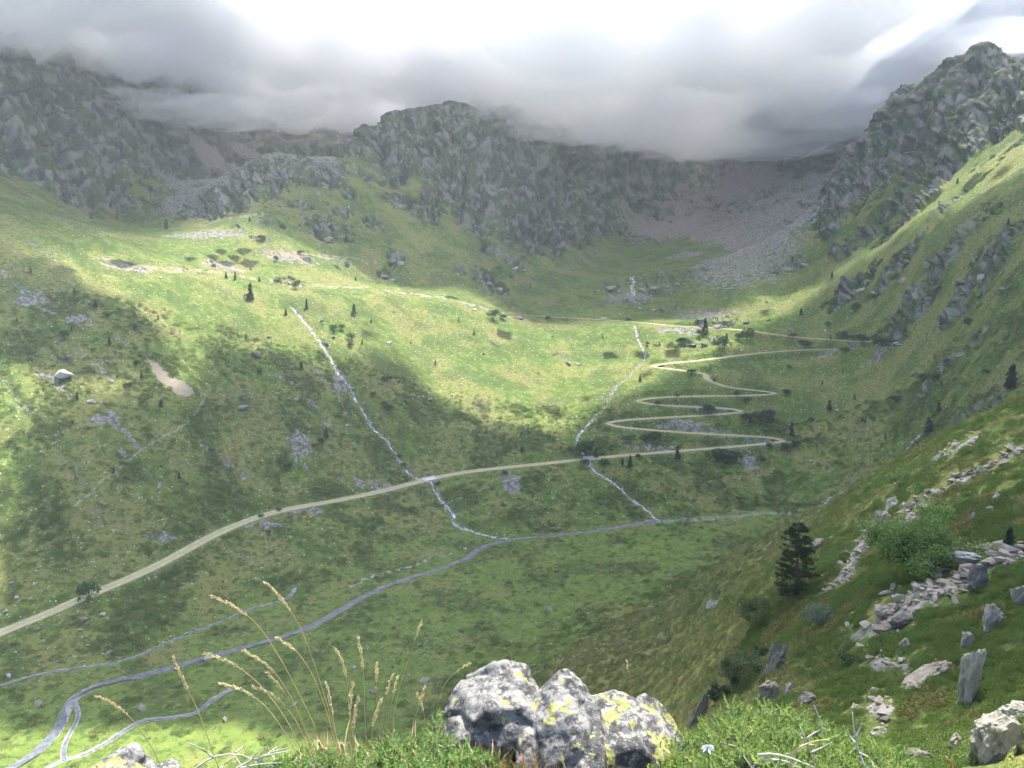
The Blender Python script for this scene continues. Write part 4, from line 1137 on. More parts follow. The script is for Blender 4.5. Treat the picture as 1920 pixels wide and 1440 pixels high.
# ---------------------------------------------------------------- boulders that stand out on the far slopes (column, foot row, width in pixels, material)
STONES = [stone_mesh('boulder', 40 + i, 12 + i % 4, (1, .85, .55 + .05 * (i % 4)), .35 + .05 * (i % 5)) for i in range(12)]
for i, me in enumerate(STONES): me.materials.append(M_BOULDER)
STONES_PALE = [m.copy() for m in STONES[:5]]; STONES_DARK = [m.copy() for m in STONES[5:9]]
for m in STONES_PALE: m.materials.clear(); m.materials.append(M_PALEROCK)
for m in STONES_DARK: m.materials.clear(); m.materials.append(M_DARKROCK)
FAR_BOULDERS = [(115,707,34,'p'),(126,668,18,'m'),(201,675,14,'p'),(152,723,7,'p'),(172,749,15,'p'),(113,788,8,'p'),(116,810,10,'m'),(100,822,10,'m'),(455,765,24,'m'),(425,745,10,'d'),(480,668,28,'d'),(505,630,10,'m'),
 (520,742,9,'m'),(555,754,11,'m'),(518,712,7,'m'),(583,728,6,'p'),(605,605,9,'m'),(730,643,10,'p'),(744,736,11,'d'),(793,740,10,'p'),(808,742,9,'m'),(667,840,8,'p'),(580,812,7,'m'),(560,918,10,'m'),(640,715,12,'m'),
 (660,728,10,'m'),(650,700,9,'d'),(612,642,12,'d'),(625,630,10,'m'),(972,598,20,'d'),(1060,600,14,'d'),(1132,598,16,'p'),(1160,590,9,'p'),(905,662,11,'p'),(1036,622,10,'p'),(1036,634,8,'p'),(1065,682,14,'m'),
 (1085,684,10,'m'),(805,745,9,'d'),(890,580,9,'p'),(1144,545,26,'m'),(1120,545,14,'m'),(1160,548,14,'m'),(1205,545,16,'m'),(1225,545,18,'m'),(1250,543,16,'m'),(1270,540,16,'m'),(1290,530,14,'m'),(1375,608,14,'d'),
 (1398,607,12,'d'),(1345,614,22,'d'),(1318,613,20,'d'),(1360,612,14,'d'),(1302,650,16,'m'),(1320,650,18,'m'),(1340,645,14,'m'),(1290,648,10,'p'),(1439,568,8,'p'),(1440,600,8,'m'),(1258,836,18,'m'),(1100,878,8,'m'),
 (207,1226,17,'m'),(157,1240,9,'m'),(157,1162,18,'m'),(193,1154,14,'p'),(150,1182,9,'m'),(165,1212,9,'p'),(350,1187,10,'p'),(390,1233,26,'p'),(265,1330,20,'m'),(419,1352,20,'m'),(401,1368,11,'m'),(553,1322,12,'m'),
 (72,1323,22,'m'),(240,1258,8,'m'),(665,1253,12,'p'),(786,1211,14,'m'),(797,1277,22,'m'),(700,1300,20,'d'),(1030,1143,16,'m'),(620,1365,14,'d'),(766,1266,9,'m'),(15,1268,14,'p'),(50,1160,9,'p'),(30,1110,9,'p'),(20,1080,8,'p'),
 (70,1180,10,'m'),(100,1115,7,'p'),(8,1140,10,'p'),(62,1085,7,'p'),(1510,500,18,'m'),(1480,510,16,'m'),(1455,512,14,'m'),(1590,560,16,'m'),(1615,548,18,'m'),(1570,545,18,'m'),(1640,545,14,'m'),(1720,560,24,'m'),(1760,545,26,'m'),
 (1800,530,26,'m'),(1690,530,22,'m'),(1840,520,24,'m'),(1740,500,22,'m'),(1700,490,18,'m'),(1790,560,18,'m'),(1880,545,20,'m'),(1530,648,8,'p'),(1548,622,9,'p'),(1590,600,8,'p'),(1670,630,9,'m'),(1700,600,12,'m'),(1780,600,9,'p'),(1585,720,6,'p'),
 (1570,767,8,'p'),(1628,804,8,'p'),(1450,830,8,'p'),(1520,865,9,'p'),(615,445,22,'m'),(640,448,18,'m'),(595,425,20,'m'),(620,415,16,'m'),(735,485,20,'p'),(750,495,18,'p'),(720,515,16,'p'),(735,525,12,'p'),(915,530,20,'m'),(935,540,18,'m'),(900,520,14,'m'),
 (965,505,16,'p'),(980,512,12,'p'),(400,495,16,'p'),(395,488,10,'p'),(470,500,8,'m'),(540,526,14,'m'),(560,526,12,'m'),(300,520,9,'p'),(50,510,8,'p'),(1440,480,14,'m'),(1360,560,10,'m'),(1270,590,10,'m'),(1200,580,9,'p'),(1225,582,9,'p')]
_bq = random.Random(5)
_word = {'p': 'pale', 'm': 'grey', 'd': 'dark'}
for px, py, wp, kind in FAR_BOULDERS:
    rmin = 230 if py < 1000 else 130
    g = seat(px, py, rmin); r = math.hypot(g.x, g.y); w = wp / FPX * r
    me = _bq.choice({'p': STONES_PALE, 'm': STONES, 'd': STONES_DARK}[kind])
    o = link('boulder', me)
    sz = 'large' if wp >= 16 else 'small'
    if py > 1055: where, grp = 'lying on the valley floor meadow', 'valley floor'
    else: where, grp = region(px, py)
    tag(o, sz + ' ' + _word[kind] + ' boulder ' + where, 'boulder', sz + ' ' + _word[kind] + ' boulders on the ' + grp)
    o.location = (g.x, g.y, g.z + w * .10); o.rotation_euler = (_bq.uniform(-.3, .3), _bq.uniform(-.3, .3), _bq.uniform(0, 6))
    o.scale = (w * 1.05, w * _bq.uniform(.7, 1.0), w * _bq.uniform(.7, 1.0))

# ---------------------------------------------------------------- scattered small stones and clumps, too many to count: points carrying instances
def scatter(name, source, pts, scl, rot, label):
    me = bpy.data.meshes.new(name); me.from_pydata([tuple(p) for p in pts], [], [])
    a = me.attributes.new('scl', 'FLOAT_VECTOR', 'POINT'); a.data.foreach_set('vector', np.asarray(scl, np.float32).ravel())
    a = me.attributes.new('rot', 'FLOAT_VECTOR', 'POINT'); a.data.foreach_set('vector', np.asarray(rot, np.float32).ravel())
    o = link(name, me, None, kind='stuff', label=label)
    ng = bpy.data.node_groups.new(name, 'GeometryNodeTree')
    ng.interface.new_socket('Geometry', in_out='INPUT', socket_type='NodeSocketGeometry'); ng.interface.new_socket('Geometry', in_out='OUTPUT', socket_type='NodeSocketGeometry')
    gi = ng.nodes.new('NodeGroupInput'); go = ng.nodes.new('NodeGroupOutput'); ip = ng.nodes.new('GeometryNodeInstanceOnPoints')
    oi = ng.nodes.new('GeometryNodeObjectInfo'); oi.inputs['Object'].default_value = source; oi.inputs['As Instance'].default_value = True
    mp = ng.nodes.new('GeometryNodeMeshToPoints')
    ns = ng.nodes.new('GeometryNodeInputNamedAttribute'); ns.data_type = 'FLOAT_VECTOR'; ns.inputs['Name'].default_value = 'scl'
    nr = ng.nodes.new('GeometryNodeInputNamedAttribute'); nr.data_type = 'FLOAT_VECTOR'; nr.inputs['Name'].default_value = 'rot'
    er = ng.nodes.new('FunctionNodeEulerToRotation')
    ng.links.new(gi.outputs[0], mp.inputs[0]); ng.links.new(mp.outputs[0], ip.inputs['Points']); ng.links.new(oi.outputs['Geometry'], ip.inputs['Instance'])
    ng.links.new(ns.outputs[0], ip.inputs['Scale']); ng.links.new(nr.outputs[0], er.inputs[0]); ng.links.new(er.outputs[0], ip.inputs['Rotation'])
    ng.links.new(ip.outputs[0], go.inputs[0])
    md = o.modifiers.new('scatter', 'NODES'); md.node_group = ng
    return o
nrg = np.random.default_rng(11)
def polar_points(n, r0, r1, a0, a1):
    r = np.sqrt(nrg.uniform(r0 * r0, r1 * r1, n)); a = nrg.uniform(a0, a1, n)
    return np.sin(a) * r, np.cos(a) * r
def put(x, y, sink=0.0): return np.stack([x, y, final_z(x, y) - sink], 1)
# stones on the slopes: thick in the rubble runs, thin elsewhere
x, y = polar_points(60000, 175, 760, R(-36), R(36))
dens = .05 + .9 * np.clip(sample(SCREE, x, y), 0, 1) + .12 * sstep(.1, .5, fbm(x / 30, y / 30, 2, 400)) + .5 * sample(BARE, x, y) + .25 * sample(ROCK, x, y)
_f = (1 - sample(floor_, x, y) * .85) * (1 - sstep(4.2, 3.2, polydist(x, y, ROAD, 6)[0])) * (1 - sample(np.maximum(m_bed, 0), x, y))
keep = nrg.random(len(x)) < dens * _f
x, y = x[keep], y[keep]
for P, wd in ((CASCADE, 3.2), (TORRENT, 2.6), (RIGHTFALL, 3.2), (DRYGULLY, 2.0), (ROAD[:420], 5.0)):
    i = nrg.integers(0, len(P), 500 if wd != 5.0 else 1500); off = nrg.normal(0, wd, (len(i), 2))
    xx = P[i, 0] + off[:, 0]; yy = P[i, 1] + off[:, 1]
    ok = polydist(xx, yy, ROAD, 6)[0] > 3.0
    x = np.concatenate([x, xx[ok]]); y = np.concatenate([y, yy[ok]])
n = len(x); rr_ = np.hypot(x, y)
size = np.clip(nrg.lognormal(-.75, .5, n), .25, 2.2) * (.75 + .5 * sstep(250, 600, rr_))
part = nrg.integers(0, 4, n)
_src = [o for o in bpy.data.objects if o.name.startswith('boulder')]
def _pick(me): return next(o for o in _src if o.data == me)
_names = ['grey stones strewn over the mountain slopes', 'flat grey stones strewn over the mountain slopes', 'pale stones strewn over the mountain slopes', 'pale flat stones strewn over the mountain slopes']
_have = {o.data.name for o in _src}
_pool = [m for m in STONES if m.name in _have][:2] + [m for m in STONES_PALE if m.name in _have][:2]
for k in range(4):
    s = part == k; m = int(s.sum())
    scl = size[s][:, None] * np.stack([nrg.uniform(.8, 1.4, m), nrg.uniform(.7, 1.0, m), nrg.uniform(.6, 1.0, m)], 1)
    scatter('loose_stones', _pick(_pool[k]), put(x[s], y[s], 0) + np.array([0, 0, .08]), scl, np.stack([nrg.uniform(-.4, .4, m), nrg.uniform(-.4, .4, m), nrg.uniform(0, 6.3, m)], 1), _names[k])

# ---------------------------------------------------------------- little bridges, the parked car, snow
M_CONCRETE = mat_plain('concrete', (.42, .41, .38), (.58, .57, .53), 1.5, .9, .02)
def bridge(px, py, label):
    g = ground(px, py); i = int(np.argmin(np.hypot(ROAD[:, 0] - g.x, ROAD[:, 1] - g.y)))
    p = Vector(ROAD[i]); d = Vector(ROAD[i + 1]) - Vector(ROAD[i - 1]); a = math.atan2(d.y, d.x)
    t = thing('bridge', label, 'bridge', p, a)
    def bx(name, lo, hi, m):
        link(name, box_mesh(name, lo, hi), m, t)
    bx('deck', (-3.6, -2.7, -.45), (3.6, 2.7, .06), M_CONCRETE)
    bx('parapet', (-3.8, -2.95, -.5), (3.8, -2.7, .42), M_CONCRETE); bx('parapet', (-3.8, 2.7, -.5), (3.8, 2.95, .42), M_CONCRETE)
    bx('abutment', (-3.7, -2.6, -3), (-2.6, 2.6, -.45), M_DARKROCK); bx('abutment', (2.6, -2.6, -3), (3.7, 2.6, -.45), M_DARKROCK)
    return t
bridge(808, 899, 'small concrete bridge where the track crosses the long cascade')
bridge(1106, 859, 'small concrete bridge where the track crosses the torrent below the hairpins')
def car(px, py):
    g = ground(px, py, 230); i = int(np.argmin(np.hypot(ROAD[:, 0] - g.x, ROAD[:, 1] - g.y))); p = Vector(ROAD[i])
    t = thing('car', 'tiny white car parked at the outer hairpin on the right', 'car', p + Vector((1.0, 0, .02)), R(8))
    W = mat_plain('white_paint', (.78, .78, .77), (.84, .84, .83), 3, .35, 0); G = mat_plain('dark_glass', (.02, .025, .03), (.04, .045, .05), 3, .1, 0); T = mat_plain('tyre', (.02, .02, .02), (.035, .035, .035), 8, .9, 0)
    def prof(name, pts, y0, y1, m):
        n = len(pts); V = [(x, y0, z) for x, z in pts] + [(x, y1, z) for x, z in pts]
        F = [tuple(range(n)), tuple(range(2 * n - 1, n - 1, -1))] + [(i, i + n, (i + 1) % n + n, (i + 1) % n) for i in range(n)]
        me = bpy.data.meshes.new(name); me.from_pydata(V, [], F); me.update(); return link(name, me, m, t)
    prof('body', [(-2.1, .35), (-2.15, .85), (-1.9, 1.0), (-1.6, 1.62), (.5, 1.66), (1.1, 1.05), (2.0, .92), (2.15, .6), (2.1, .35)], -.88, .88, W)
    for s in (-1, 1):
        prof('window', [(-1.5, 1.08), (-1.35, 1.52), (-.2, 1.55), (-.2, 1.08)], s * .885, s * .895, G)
        prof('window', [(-.1, 1.08), (-.1, 1.55), (.42, 1.55), (.85, 1.08)], s * .885, s * .895, G)
        for wx in (-1.35, 1.35):
            bm = bmesh.new(); bmesh.ops.create_cone(bm, cap_ends=True, segments=14, radius1=.33, radius2=.33, depth=.22)
            o = link('wheel', bm_mesh('wheel', bm, False), T, t); o.rotation_euler = (math.pi / 2, 0, 0); o.location = (wx, s * .80, .33)
            bm = bmesh.new(); bmesh.ops.create_cone(bm, cap_ends=True, segments=10, radius1=.18, radius2=.16, depth=.24); link('hub', bm_mesh('hub', bm, False), W, o)
    return t
car(1686, 646)
M_SNOW = mat_plain('snow', (.72, .74, .76), (.86, .87, .88), .3, .6, .05)
def snow(pts, w, label, rmin):
    P = resample(chaikin([tuple(ground(x, y, rmin)) for x, y in pts], 2), 4.0)
    s = np.linspace(0, math.pi, len(P)); o = strip('snow_patch', P, w * np.sin(s) * (1 + .5 * pn(np.arange(len(P)) / 5, np.arange(len(P)) * 0 + .5, 8)) + .3, M_SNOW, dz=1.2, seg=5, follow=True)
    tag(o, label, 'snow patch')
snow([(1497, 297), (1525, 287), (1545, 278), (1560, 271)], 9, 'long white snow streak under the cloud at the valley head', 500)
snow([(1466, 298), (1475, 298), (1484, 297)], 5, 'small white snow fleck left of the long snow streak', 500)

# ---------------------------------------------------------------- blocks of the near screes: every block its own thing
BLOCKS = [crag_mesh('scree_block', 70 + i, (1, .75 + .1 * (i % 3), .38 + .12 * (i % 4)), 1, .09, 12 + i % 5, .5) for i in range(10)]
for m in BLOCKS: m.materials.append(M_BLOCK)
BANDS = [  # (name phrase, polyline in the photo, half width in pixels, count, block size range in pixels)
    ('in the wide scree', [(1640, 1172), (1700, 1140), (1750, 1110), (1800, 1085)], 36, 110, (10, 34)),
    ('in the upper scree arm', [(1800, 1075), (1850, 1062), (1920, 1040)], 18, 34, (12, 40)),
    ('atop the scree by the willow', [(1775, 1045), (1830, 1042)], 12, 12, (14, 40)),
    ('in the rubble above the pine', [(1540, 1098), (1580, 1078), (1605, 1045), (1622, 1010), (1650, 980)], 14, 60, (7, 20)),
    ('in the rubble behind the willow', [(1690, 962), (1730, 945), (1780, 915), (1815, 890)], 9, 40, (7, 18)),
    ('in the rubble at the right edge', [(1815, 890), (1860, 870), (1920, 832)], 9, 22, (7, 20)),
    ('in the rubble high on the spur', [(1760, 860), (1800, 842), (1835, 815)], 12, 30, (6, 14)),
    ('in the heap below the long slab', [(1630, 1335), (1660, 1325), (1650, 1365)], 16, 15, (9, 24)),
    ('left of the long slab', [(1640, 1250), (1680, 1262), (1700, 1265)], 14, 14, (8, 22)),
    ('below the wide scree', [(1640, 1190), (1690, 1165), (1580, 1190)], 14, 11, (12, 28))]
_q = random.Random(21)
BLOCKPOS = []
for phrase, pl, hw, cnt, (s0, s1) in BANDS:
    P = resample(np.array(pl, float), 2)
    made = []
    for _ in range(cnt):
        b = P[_q.randrange(len(P))]; py = b[1] + _q.gauss(0, .5) * hw; px = b[0] + _q.gauss(0, .7) * hw
        g = seat(px, py, 15); r = math.hypot(g.x, g.y); w = 1.1 * (s0 + (s1 - s0) * _q.random() ** 2.2)
        made.append((w * r / FPX, g, w))
    for w, g, wp in made:
        BLOCKPOS.append((g.x, g.y, w))
        o = link('scree_block', _q.choice(BLOCKS))
        sz = 'large' if wp > .6 * s1 else 'small'
        tag(o, sz + ' grey block ' + phrase, 'rock', sz + ' blocks ' + phrase)
        o.location = (g.x, g.y, g.z + w * .2); o.rotation_euler = (_q.uniform(-.35, .35), _q.uniform(-.35, .35), _q.uniform(0, 6.3)); o.scale = (w * 1.1, w * _q.uniform(.7, 1), w * _q.uniform(.7, 1.1))
# ---------------------------------------------------------------- the near spur: heath, grass tufts
def clump(name, seed, n, w, h, leaf, mat, narrow=.55, upright=.3):
    q = random.Random(seed); L = Leaves()
    for _ in range(n):
        a = q.uniform(0, 6.283); rad = w * .5 * math.sqrt(q.random()); z = h * (1 - (rad / (w * .5)) ** 2) * q.uniform(.35, 1.0)
        c = Vector((math.cos(a) * rad, math.sin(a) * rad, z))
        ax = (Vector((math.cos(a) * rad / w, math.sin(a) * rad / w, upright)) + rand_dir(q) * .55).normalized()
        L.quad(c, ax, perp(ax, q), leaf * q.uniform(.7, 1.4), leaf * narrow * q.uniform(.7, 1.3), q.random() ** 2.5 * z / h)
    me = L.mesh(name); me.materials.append(mat); return me
def tuft(name, seed, n, h, spread, mat):
    q = random.Random(seed); L = Leaves()
    for _ in range(n):
        a = q.uniform(0, 6.283); c = Vector((math.cos(a), math.sin(a), 0)) * q.random() * spread * .4
        ax = Vector((math.cos(a) * q.uniform(.1, .8), math.sin(a) * q.uniform(.1, .8), 1)).normalized()
        L.blade(c, ax, perp(ax, q), h * q.uniform(.5, 1.1), .035 * h / .4, q.random() ** 2)
    me = L.mesh(name); me.materials.append(mat); return me
CL = [clump('heath_clump', 1, 420, 1.0, .46, .075, M_HEATH), clump('heath_clump', 2, 420, 1.0, .56, .07, M_HEATH), clump('heath_clump', 3, 360, 1.0, .36, .08, M_BROWNHEATH)]
TF = [tuft('grass_tuft', 5, 46, .42, .5, M_TUFT), tuft('grass_tuft', 6, 40, .35, .55, M_TUFT)]
x, y = polar_points(62000, 17, 240, R(-5), R(37))
x2, y2 = polar_points(15000, 16, 78, R(12), R(37)); x = np.concatenate([x, x2]); y = np.concatenate([y, y2]); dense = np.arange(len(x)) >= 62000
_gxs = slopes(Z0)[2]
r_ = np.hypot(x, y); a_ = np.arctan2(x, y)
spurm = sample(spur, x, y)
n1 = fbm(x / 9, y / 9, 3, 501); n2 = fbm(x / 25, y / 25, 2, 503)
right = sstep(-.14, .12, a_ - R(18.5) - .10 * sstep(60, 140, r_) + .25 * n2)       # heath to the right, grass to the left and far
prob = np.where(dense, .85, np.clip(1.5 * (26 / np.maximum(r_, 26)) ** .9, .22, 1))
ok = (spurm > .3) & (nrg.random(len(x)) < prob)
ok &= sample(NEARSCREE, x, y) < .35
for bx_, by_, bw_ in BLOCKPOS: ok &= (x - bx_) ** 2 + (y - by_) ** 2 > (bw_ * .75 + .25) ** 2
heath = ok & (nrg.random(len(x)) < .12 + .88 * right) & (n1 > -.28)
grassm = ok & ~heath
def clumps(sel, k, src_mesh, name, size0, label, jitter=.35, flat=1.0):
    xx, yy, rr = x[sel], y[sel], r_[sel]; m = len(xx)
    src = link(name, src_mesh, None, kind='stuff', label=label)
    s = size0 * (.55 + .65 * sstep(20, 150, rr) * 1.6) * nrg.uniform(1 - jitter, 1 + jitter, m)
    scl = np.stack([s * nrg.uniform(.85, 1.3, m), s * nrg.uniform(.85, 1.3, m), s * nrg.uniform(.7, 1.3, m) * flat], 1)
    gx_, gy_ = sample(gx, xx, yy), sample(gy, xx, yy)
    rot = np.stack([np.arctan(gy_) * .6, -np.arctan(gx_) * .6, nrg.uniform(0, .3, m)], 1)
    P = put(xx, yy, .03)
    src.location = P[0]; src.scale = scl[0]
    scatter(name, src, P[1:], scl[1:], rot[1:], label)
pick = nrg.integers(0, 3, len(x)); brown = n1 + .5 * n2 > .30
clumps(heath & (pick == 0) & ~brown, 0, CL[0], 'heath', .95, 'low dark green heath carpeting the near slope')
clumps(heath & (pick != 0) & ~brown, 1, CL[1], 'heath', .85, 'low leafy green heath carpeting the near slope')
clumps(heath & brown, 2, CL[2], 'heath', .9, 'low brownish heath on the near slope')
clumps(grassm & (pick != 0), 3, TF[0], 'grass', 1.15, 'pale dry grass tufts on the near slope', .4)
clumps(grassm & (pick == 0), 4, TF[1], 'grass', 1.1, 'short dry grass tufts on the near slope', .4)

# low heath on the far side of the valley and on its floor, clump by clump
x, y = polar_points(60000, 165, 430, R(-36), R(36))
r_ = np.hypot(x, y); a_ = np.arctan2(x, y)
hz = fbm(x / 22, y / 22, 3, 101); ok = (nrg.random(len(x)) < .16 + .75 * sstep(-.05, .35, hz)) & (sample(spur, x, y) < .3) & (sample(ROCK, x, y) < .4) & (sample(SCREE, x, y) < .4) & (sample(BARE, x, y) < .3)
ok &= (polydist(x, y, ROAD, 8)[0] > 4.2) & (sample(m_bank, x, y) < .3) & (sample(m_casc + m_torr, x, y) < .4)
ok &= nrg.random(len(x)) < 1 - .8 * sample(floor_, x, y)
pick = nrg.integers(0, 3, len(x))
clumps(ok & (pick == 0), 5, CL[0], 'heath', 1.25, 'dark heath clumps dotting the valley slopes', .45, .8)
clumps(ok & (pick == 1), 6, CL[1], 'heath', 1.1, 'green heath clumps dotting the valley slopes', .45, .8)
clumps(ok & (pick == 2), 7, TF[0], 'grass', 1.7, 'pale grass tussocks dotting the valley slopes', .45)
# blocks that can be told apart
def crag(px, py, wp, hp, label, seed, mat=M_BOULDER, tilt=(0, 0, 0), depth=.8, cuts=3, n=17, boxy=.5, name='boulder', rough=.16, sink=.2, rmin=15):
    g = seat(px, py, rmin); r = math.hypot(g.x, g.y); w = wp / FPX * r; h = hp / FPX * r
    o = link(name, crag_mesh(name, seed, (1, 1, 1), cuts, rough, n, boxy), mat)
    tag(o, label, 'rock' if name != 'boulder' else 'boulder')
    o.scale = (w * 1.12, w * depth, h * 1.25); o.location = (g.x, g.y, g.z + h * (.5 - sink)); o.rotation_euler = tilt
    return o
M_LICHENROCK = mat_rock('lichen_rock', (.18, .165, .13), (.36, .335, .27), (.06, .06, .058), lichen=(.22, .23, .16), scale=2.2)
crag(1745, 1278, 98, 26, 'long tilted flat slab low on the near slope', 301, M_BOULDER, (.15, -.22, .25), .5, boxy=.8)
crag(1815, 1308, 42, 108, 'tall standing lichen-grey rock near the right edge', 302, M_LICHENROCK, (.05, .05, .3), .8, boxy=.75)
crag(1812, 1222, 26, 34, 'narrow rock directly above the tall standing rock', 303, M_LICHENROCK, (0, .1, .8), .8)
crag(1856, 1186, 44, 56, 'upright pale block right of the wide scree', 304, M_LICHENROCK, (.1, .05, .4), .7, boxy=.75)
crag(1914, 1140, 36, 66, 'pale pillar rock at the right edge', 305, M_LICHENROCK, (.05, -.2, .2), .8)
crag(1856, 1432, 92, 96, 'large cracked outcrop in the bottom right corner', 306, M_LICHENROCK, (.1, .15, .5), .8, cuts=3, n=20)
crag(1905, 1345, 46, 44, 'lichen-spotted rock above the corner outcrop', 307, M_LICHENROCK, (0, .1, .2), .8)
crag(1718, 1432, 62, 40, 'dark grey rock at the bottom edge right of the juniper', 308, M_DARKROCK, (0, .1, .3), .8)
crag(1790, 1402, 32, 34, 'grey wedge rock left of the corner outcrop', 309, M_BOULDER, (.2, .4, .3), .7)
crag(1514, 1330, 36, 24, 'dark flat boulder just above the juniper', 310, M_DARKROCK, (0, -.1, .2), .9)
crag(1437, 1322, 42, 48, 'rounded brown boulder behind the juniper', 311, M_BOULDER, (0, 0, .3), .9)
crag(1474, 1318, 20, 42, 'narrow grey rock beside the rounded brown boulder', 312, M_LICHENROCK, (0, .1, .3), .9)
crag(1452, 1262, 34, 64, 'pale craggy rock in the dry thicket', 313, M_BOULDER, (.1, .1, .1), .8, boxy=.7)
crag(1308, 1372, 34, 84, 'dark splintered rock spike right of the lichen boulder', 314, M_DARKROCK, (.1, .25, .2), .6, boxy=.75)
crag(1335, 1142, 32, 20, 'oval pale boulder alone on the grass slope', 315, M_PALEROCK, (0, -.25, .3), .8, boxy=.2)
crag(1655, 990, 26, 40, 'upright brown rock at the end of a rubble strip', 316, M_BOULDER, (0, -.15, .3), .9)
crag(1672, 965, 24, 34, 'big upright block beside the brown rock', 317, M_BOULDER, (0, .1, 1), .9)
crag(1712, 978, 34, 22, 'grey boulder at the lower end of the rubble strip', 318, M_BOULDER, (0, 0, 1), .9)
crag(1832, 1112, 34, 42, 'dark round boulder resting on the wide scree', 319, M_DARKROCK, (0, .3, .2), .9, sink=.0)
crag(1690, 1178, 44, 22, 'dark tilted slab at the foot of the wide scree', 320, M_DARKROCK, (0, -.35, .1), .6, boxy=.8, sink=.0)
crag(1662, 1158, 38, 24, 'brown leaning block beside the dark tilted slab', 321, M_BOULDER, (0, .5, .2), .7, boxy=.8, sink=0)
crag(1815, 1060, 60, 18, 'broad flat slab capping the wide scree', 322, M_PALEROCK, (0, .15, .2), .6, boxy=.8)
crag(1535, 1030, 26, 24, 'grey boulder right of the pine', 323, M_BOULDER, (0, 0, .2), .9)
crag(1585, 1040, 16, 18, 'mossy boulder in the heath above the pine', 324, M_BOULDER, (0, 0, .2), .9)
crag(1695, 1238, 22, 26, 'small upright stone left of the long slab', 325, M_BOULDER, (0, 0, .7), .9)
crag(1860, 958, 18, 14, 'left stone of the trio near the right edge', 326, M_BOULDER, (0, 0, .1), .9)
crag(1868, 945, 16, 18, 'upper stone of the trio near the right edge', 327, M_PALEROCK, (0, 0, .4), .9)
crag(1876, 962, 18, 10, 'right stone of the trio near the right edge', 328, M_BOULDER, (0, 0, .8), .9)
crag(1825, 978, 12, 16, 'small pale stone left of the trio', 329, M_PALEROCK, (0, 0, .8), .9)
crag(1250, 1202, 16, 10, 'small grey boulder on the grass slope above the lichen rock', 330, M_BOULDER, (0, 0, .8), .9)

# ---------------------------------------------------------------- pine
def pine(px, py, hp, label):
    g = seat(px, py, 20); r = math.hypot(g.x, g.y); H = hp / FPX * r * 1.04
    t = thing('pine_tree', label, 'tree', g)
    q = random.Random(77); L = Leaves(); limbs = []
    link('trunk', tubes('trunk', [([(0, 0, -.5), (.06, .02, H * .3), (.02, .05, H * .7), (0, 0, H * .985)], [.17, .13, .07, .015])], 8), M_BARK, t)
    z = H * .05
    while z < H * .97:
        f = z / H
        prof = np.interp(f, [0, .1, .22, .38, .52, .66, .8, .92, 1], [.16, .235, .225, .235, .20, .205, .15, .085, .02]) * H
        for k in range(q.randint(5, 7)):
            a = q.uniform(0, 6.283); ln = prof * q.uniform(.72, 1.12)
            pts = [Vector((0, 0, z))]
            for s in (.35, .7, 1.0): pts.append(Vector((math.cos(a) * ln * s, math.sin(a) * ln * s, z + ln * (-.12 * s + .22 * s * s) + q.uniform(-.04, .04))))
            limbs.append((pts, [.035 * (1.2 - f), .026 * (1.2 - f), .016, .006]))
            nn = int(9 + ln * 11)
            for _ in range(nn):
                s = .25 + .78 * q.random() ** .75
                p = pts[0].lerp(pts[1], s / .35) if s < .35 else (pts[1].lerp(pts[2], (s - .35) / .35) if s < .7 else pts[2].lerp(pts[3], min(1.05, (s - .7) / .3)))
                p = p + Vector((-math.sin(a), math.cos(a), 0)) * q.uniform(-1, 1) * ln * .22 * (1.1 - .5 * s) + Vector((0, 0, q.uniform(-.05, .08)))
                base = Vector((math.cos(a + q.uniform(-.8, .8)), math.sin(a + q.uniform(-.8, .8)), q.uniform(.05, .8))).normalized()
                tone = q.random() ** 2 * .7
                for _k in range(8):
                    ax = (base + rand_dir(q) * .75).normalized()
                    L.blade(p, ax, perp(ax, q), q.uniform(.16, .28), .055, tone)
        z += H * q.uniform(.040, .058) * (1 - .3 * f)
    link('branches', tubes('branches', limbs, 4), M_BARK, t)
    link('crown', L.mesh('crown'), M_CONIFER, t)
    return t
pine(1490, 1122, 144, 'dark bushy pine standing alone on the near slope')
# ---------------------------------------------------------------- big shrubs on the near slope
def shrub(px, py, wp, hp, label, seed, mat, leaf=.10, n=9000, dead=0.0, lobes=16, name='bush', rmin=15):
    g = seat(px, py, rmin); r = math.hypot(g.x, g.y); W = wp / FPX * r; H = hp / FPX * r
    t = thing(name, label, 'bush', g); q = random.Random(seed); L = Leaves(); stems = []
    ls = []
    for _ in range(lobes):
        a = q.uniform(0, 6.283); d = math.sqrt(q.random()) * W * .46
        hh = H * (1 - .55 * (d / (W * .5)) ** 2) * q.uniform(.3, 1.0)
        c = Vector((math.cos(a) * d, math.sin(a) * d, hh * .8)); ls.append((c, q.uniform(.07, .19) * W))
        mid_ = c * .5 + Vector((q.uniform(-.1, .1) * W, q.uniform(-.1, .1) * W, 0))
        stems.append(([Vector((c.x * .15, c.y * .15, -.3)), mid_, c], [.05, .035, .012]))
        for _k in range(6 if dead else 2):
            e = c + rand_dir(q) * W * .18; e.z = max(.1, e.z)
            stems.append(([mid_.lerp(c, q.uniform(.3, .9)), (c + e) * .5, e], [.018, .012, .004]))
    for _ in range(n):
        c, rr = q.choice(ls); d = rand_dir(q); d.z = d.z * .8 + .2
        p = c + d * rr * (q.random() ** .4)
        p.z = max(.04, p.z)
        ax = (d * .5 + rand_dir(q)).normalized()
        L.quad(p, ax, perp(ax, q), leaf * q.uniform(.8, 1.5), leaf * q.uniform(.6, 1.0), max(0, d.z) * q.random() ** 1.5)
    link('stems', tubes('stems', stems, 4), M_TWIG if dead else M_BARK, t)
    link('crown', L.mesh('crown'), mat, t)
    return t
M_WILLOW = mat_leaf('willow_leaves', (.110, .190, .045), (.170, .265, .070), (.28, .37, .12), .8, .35)
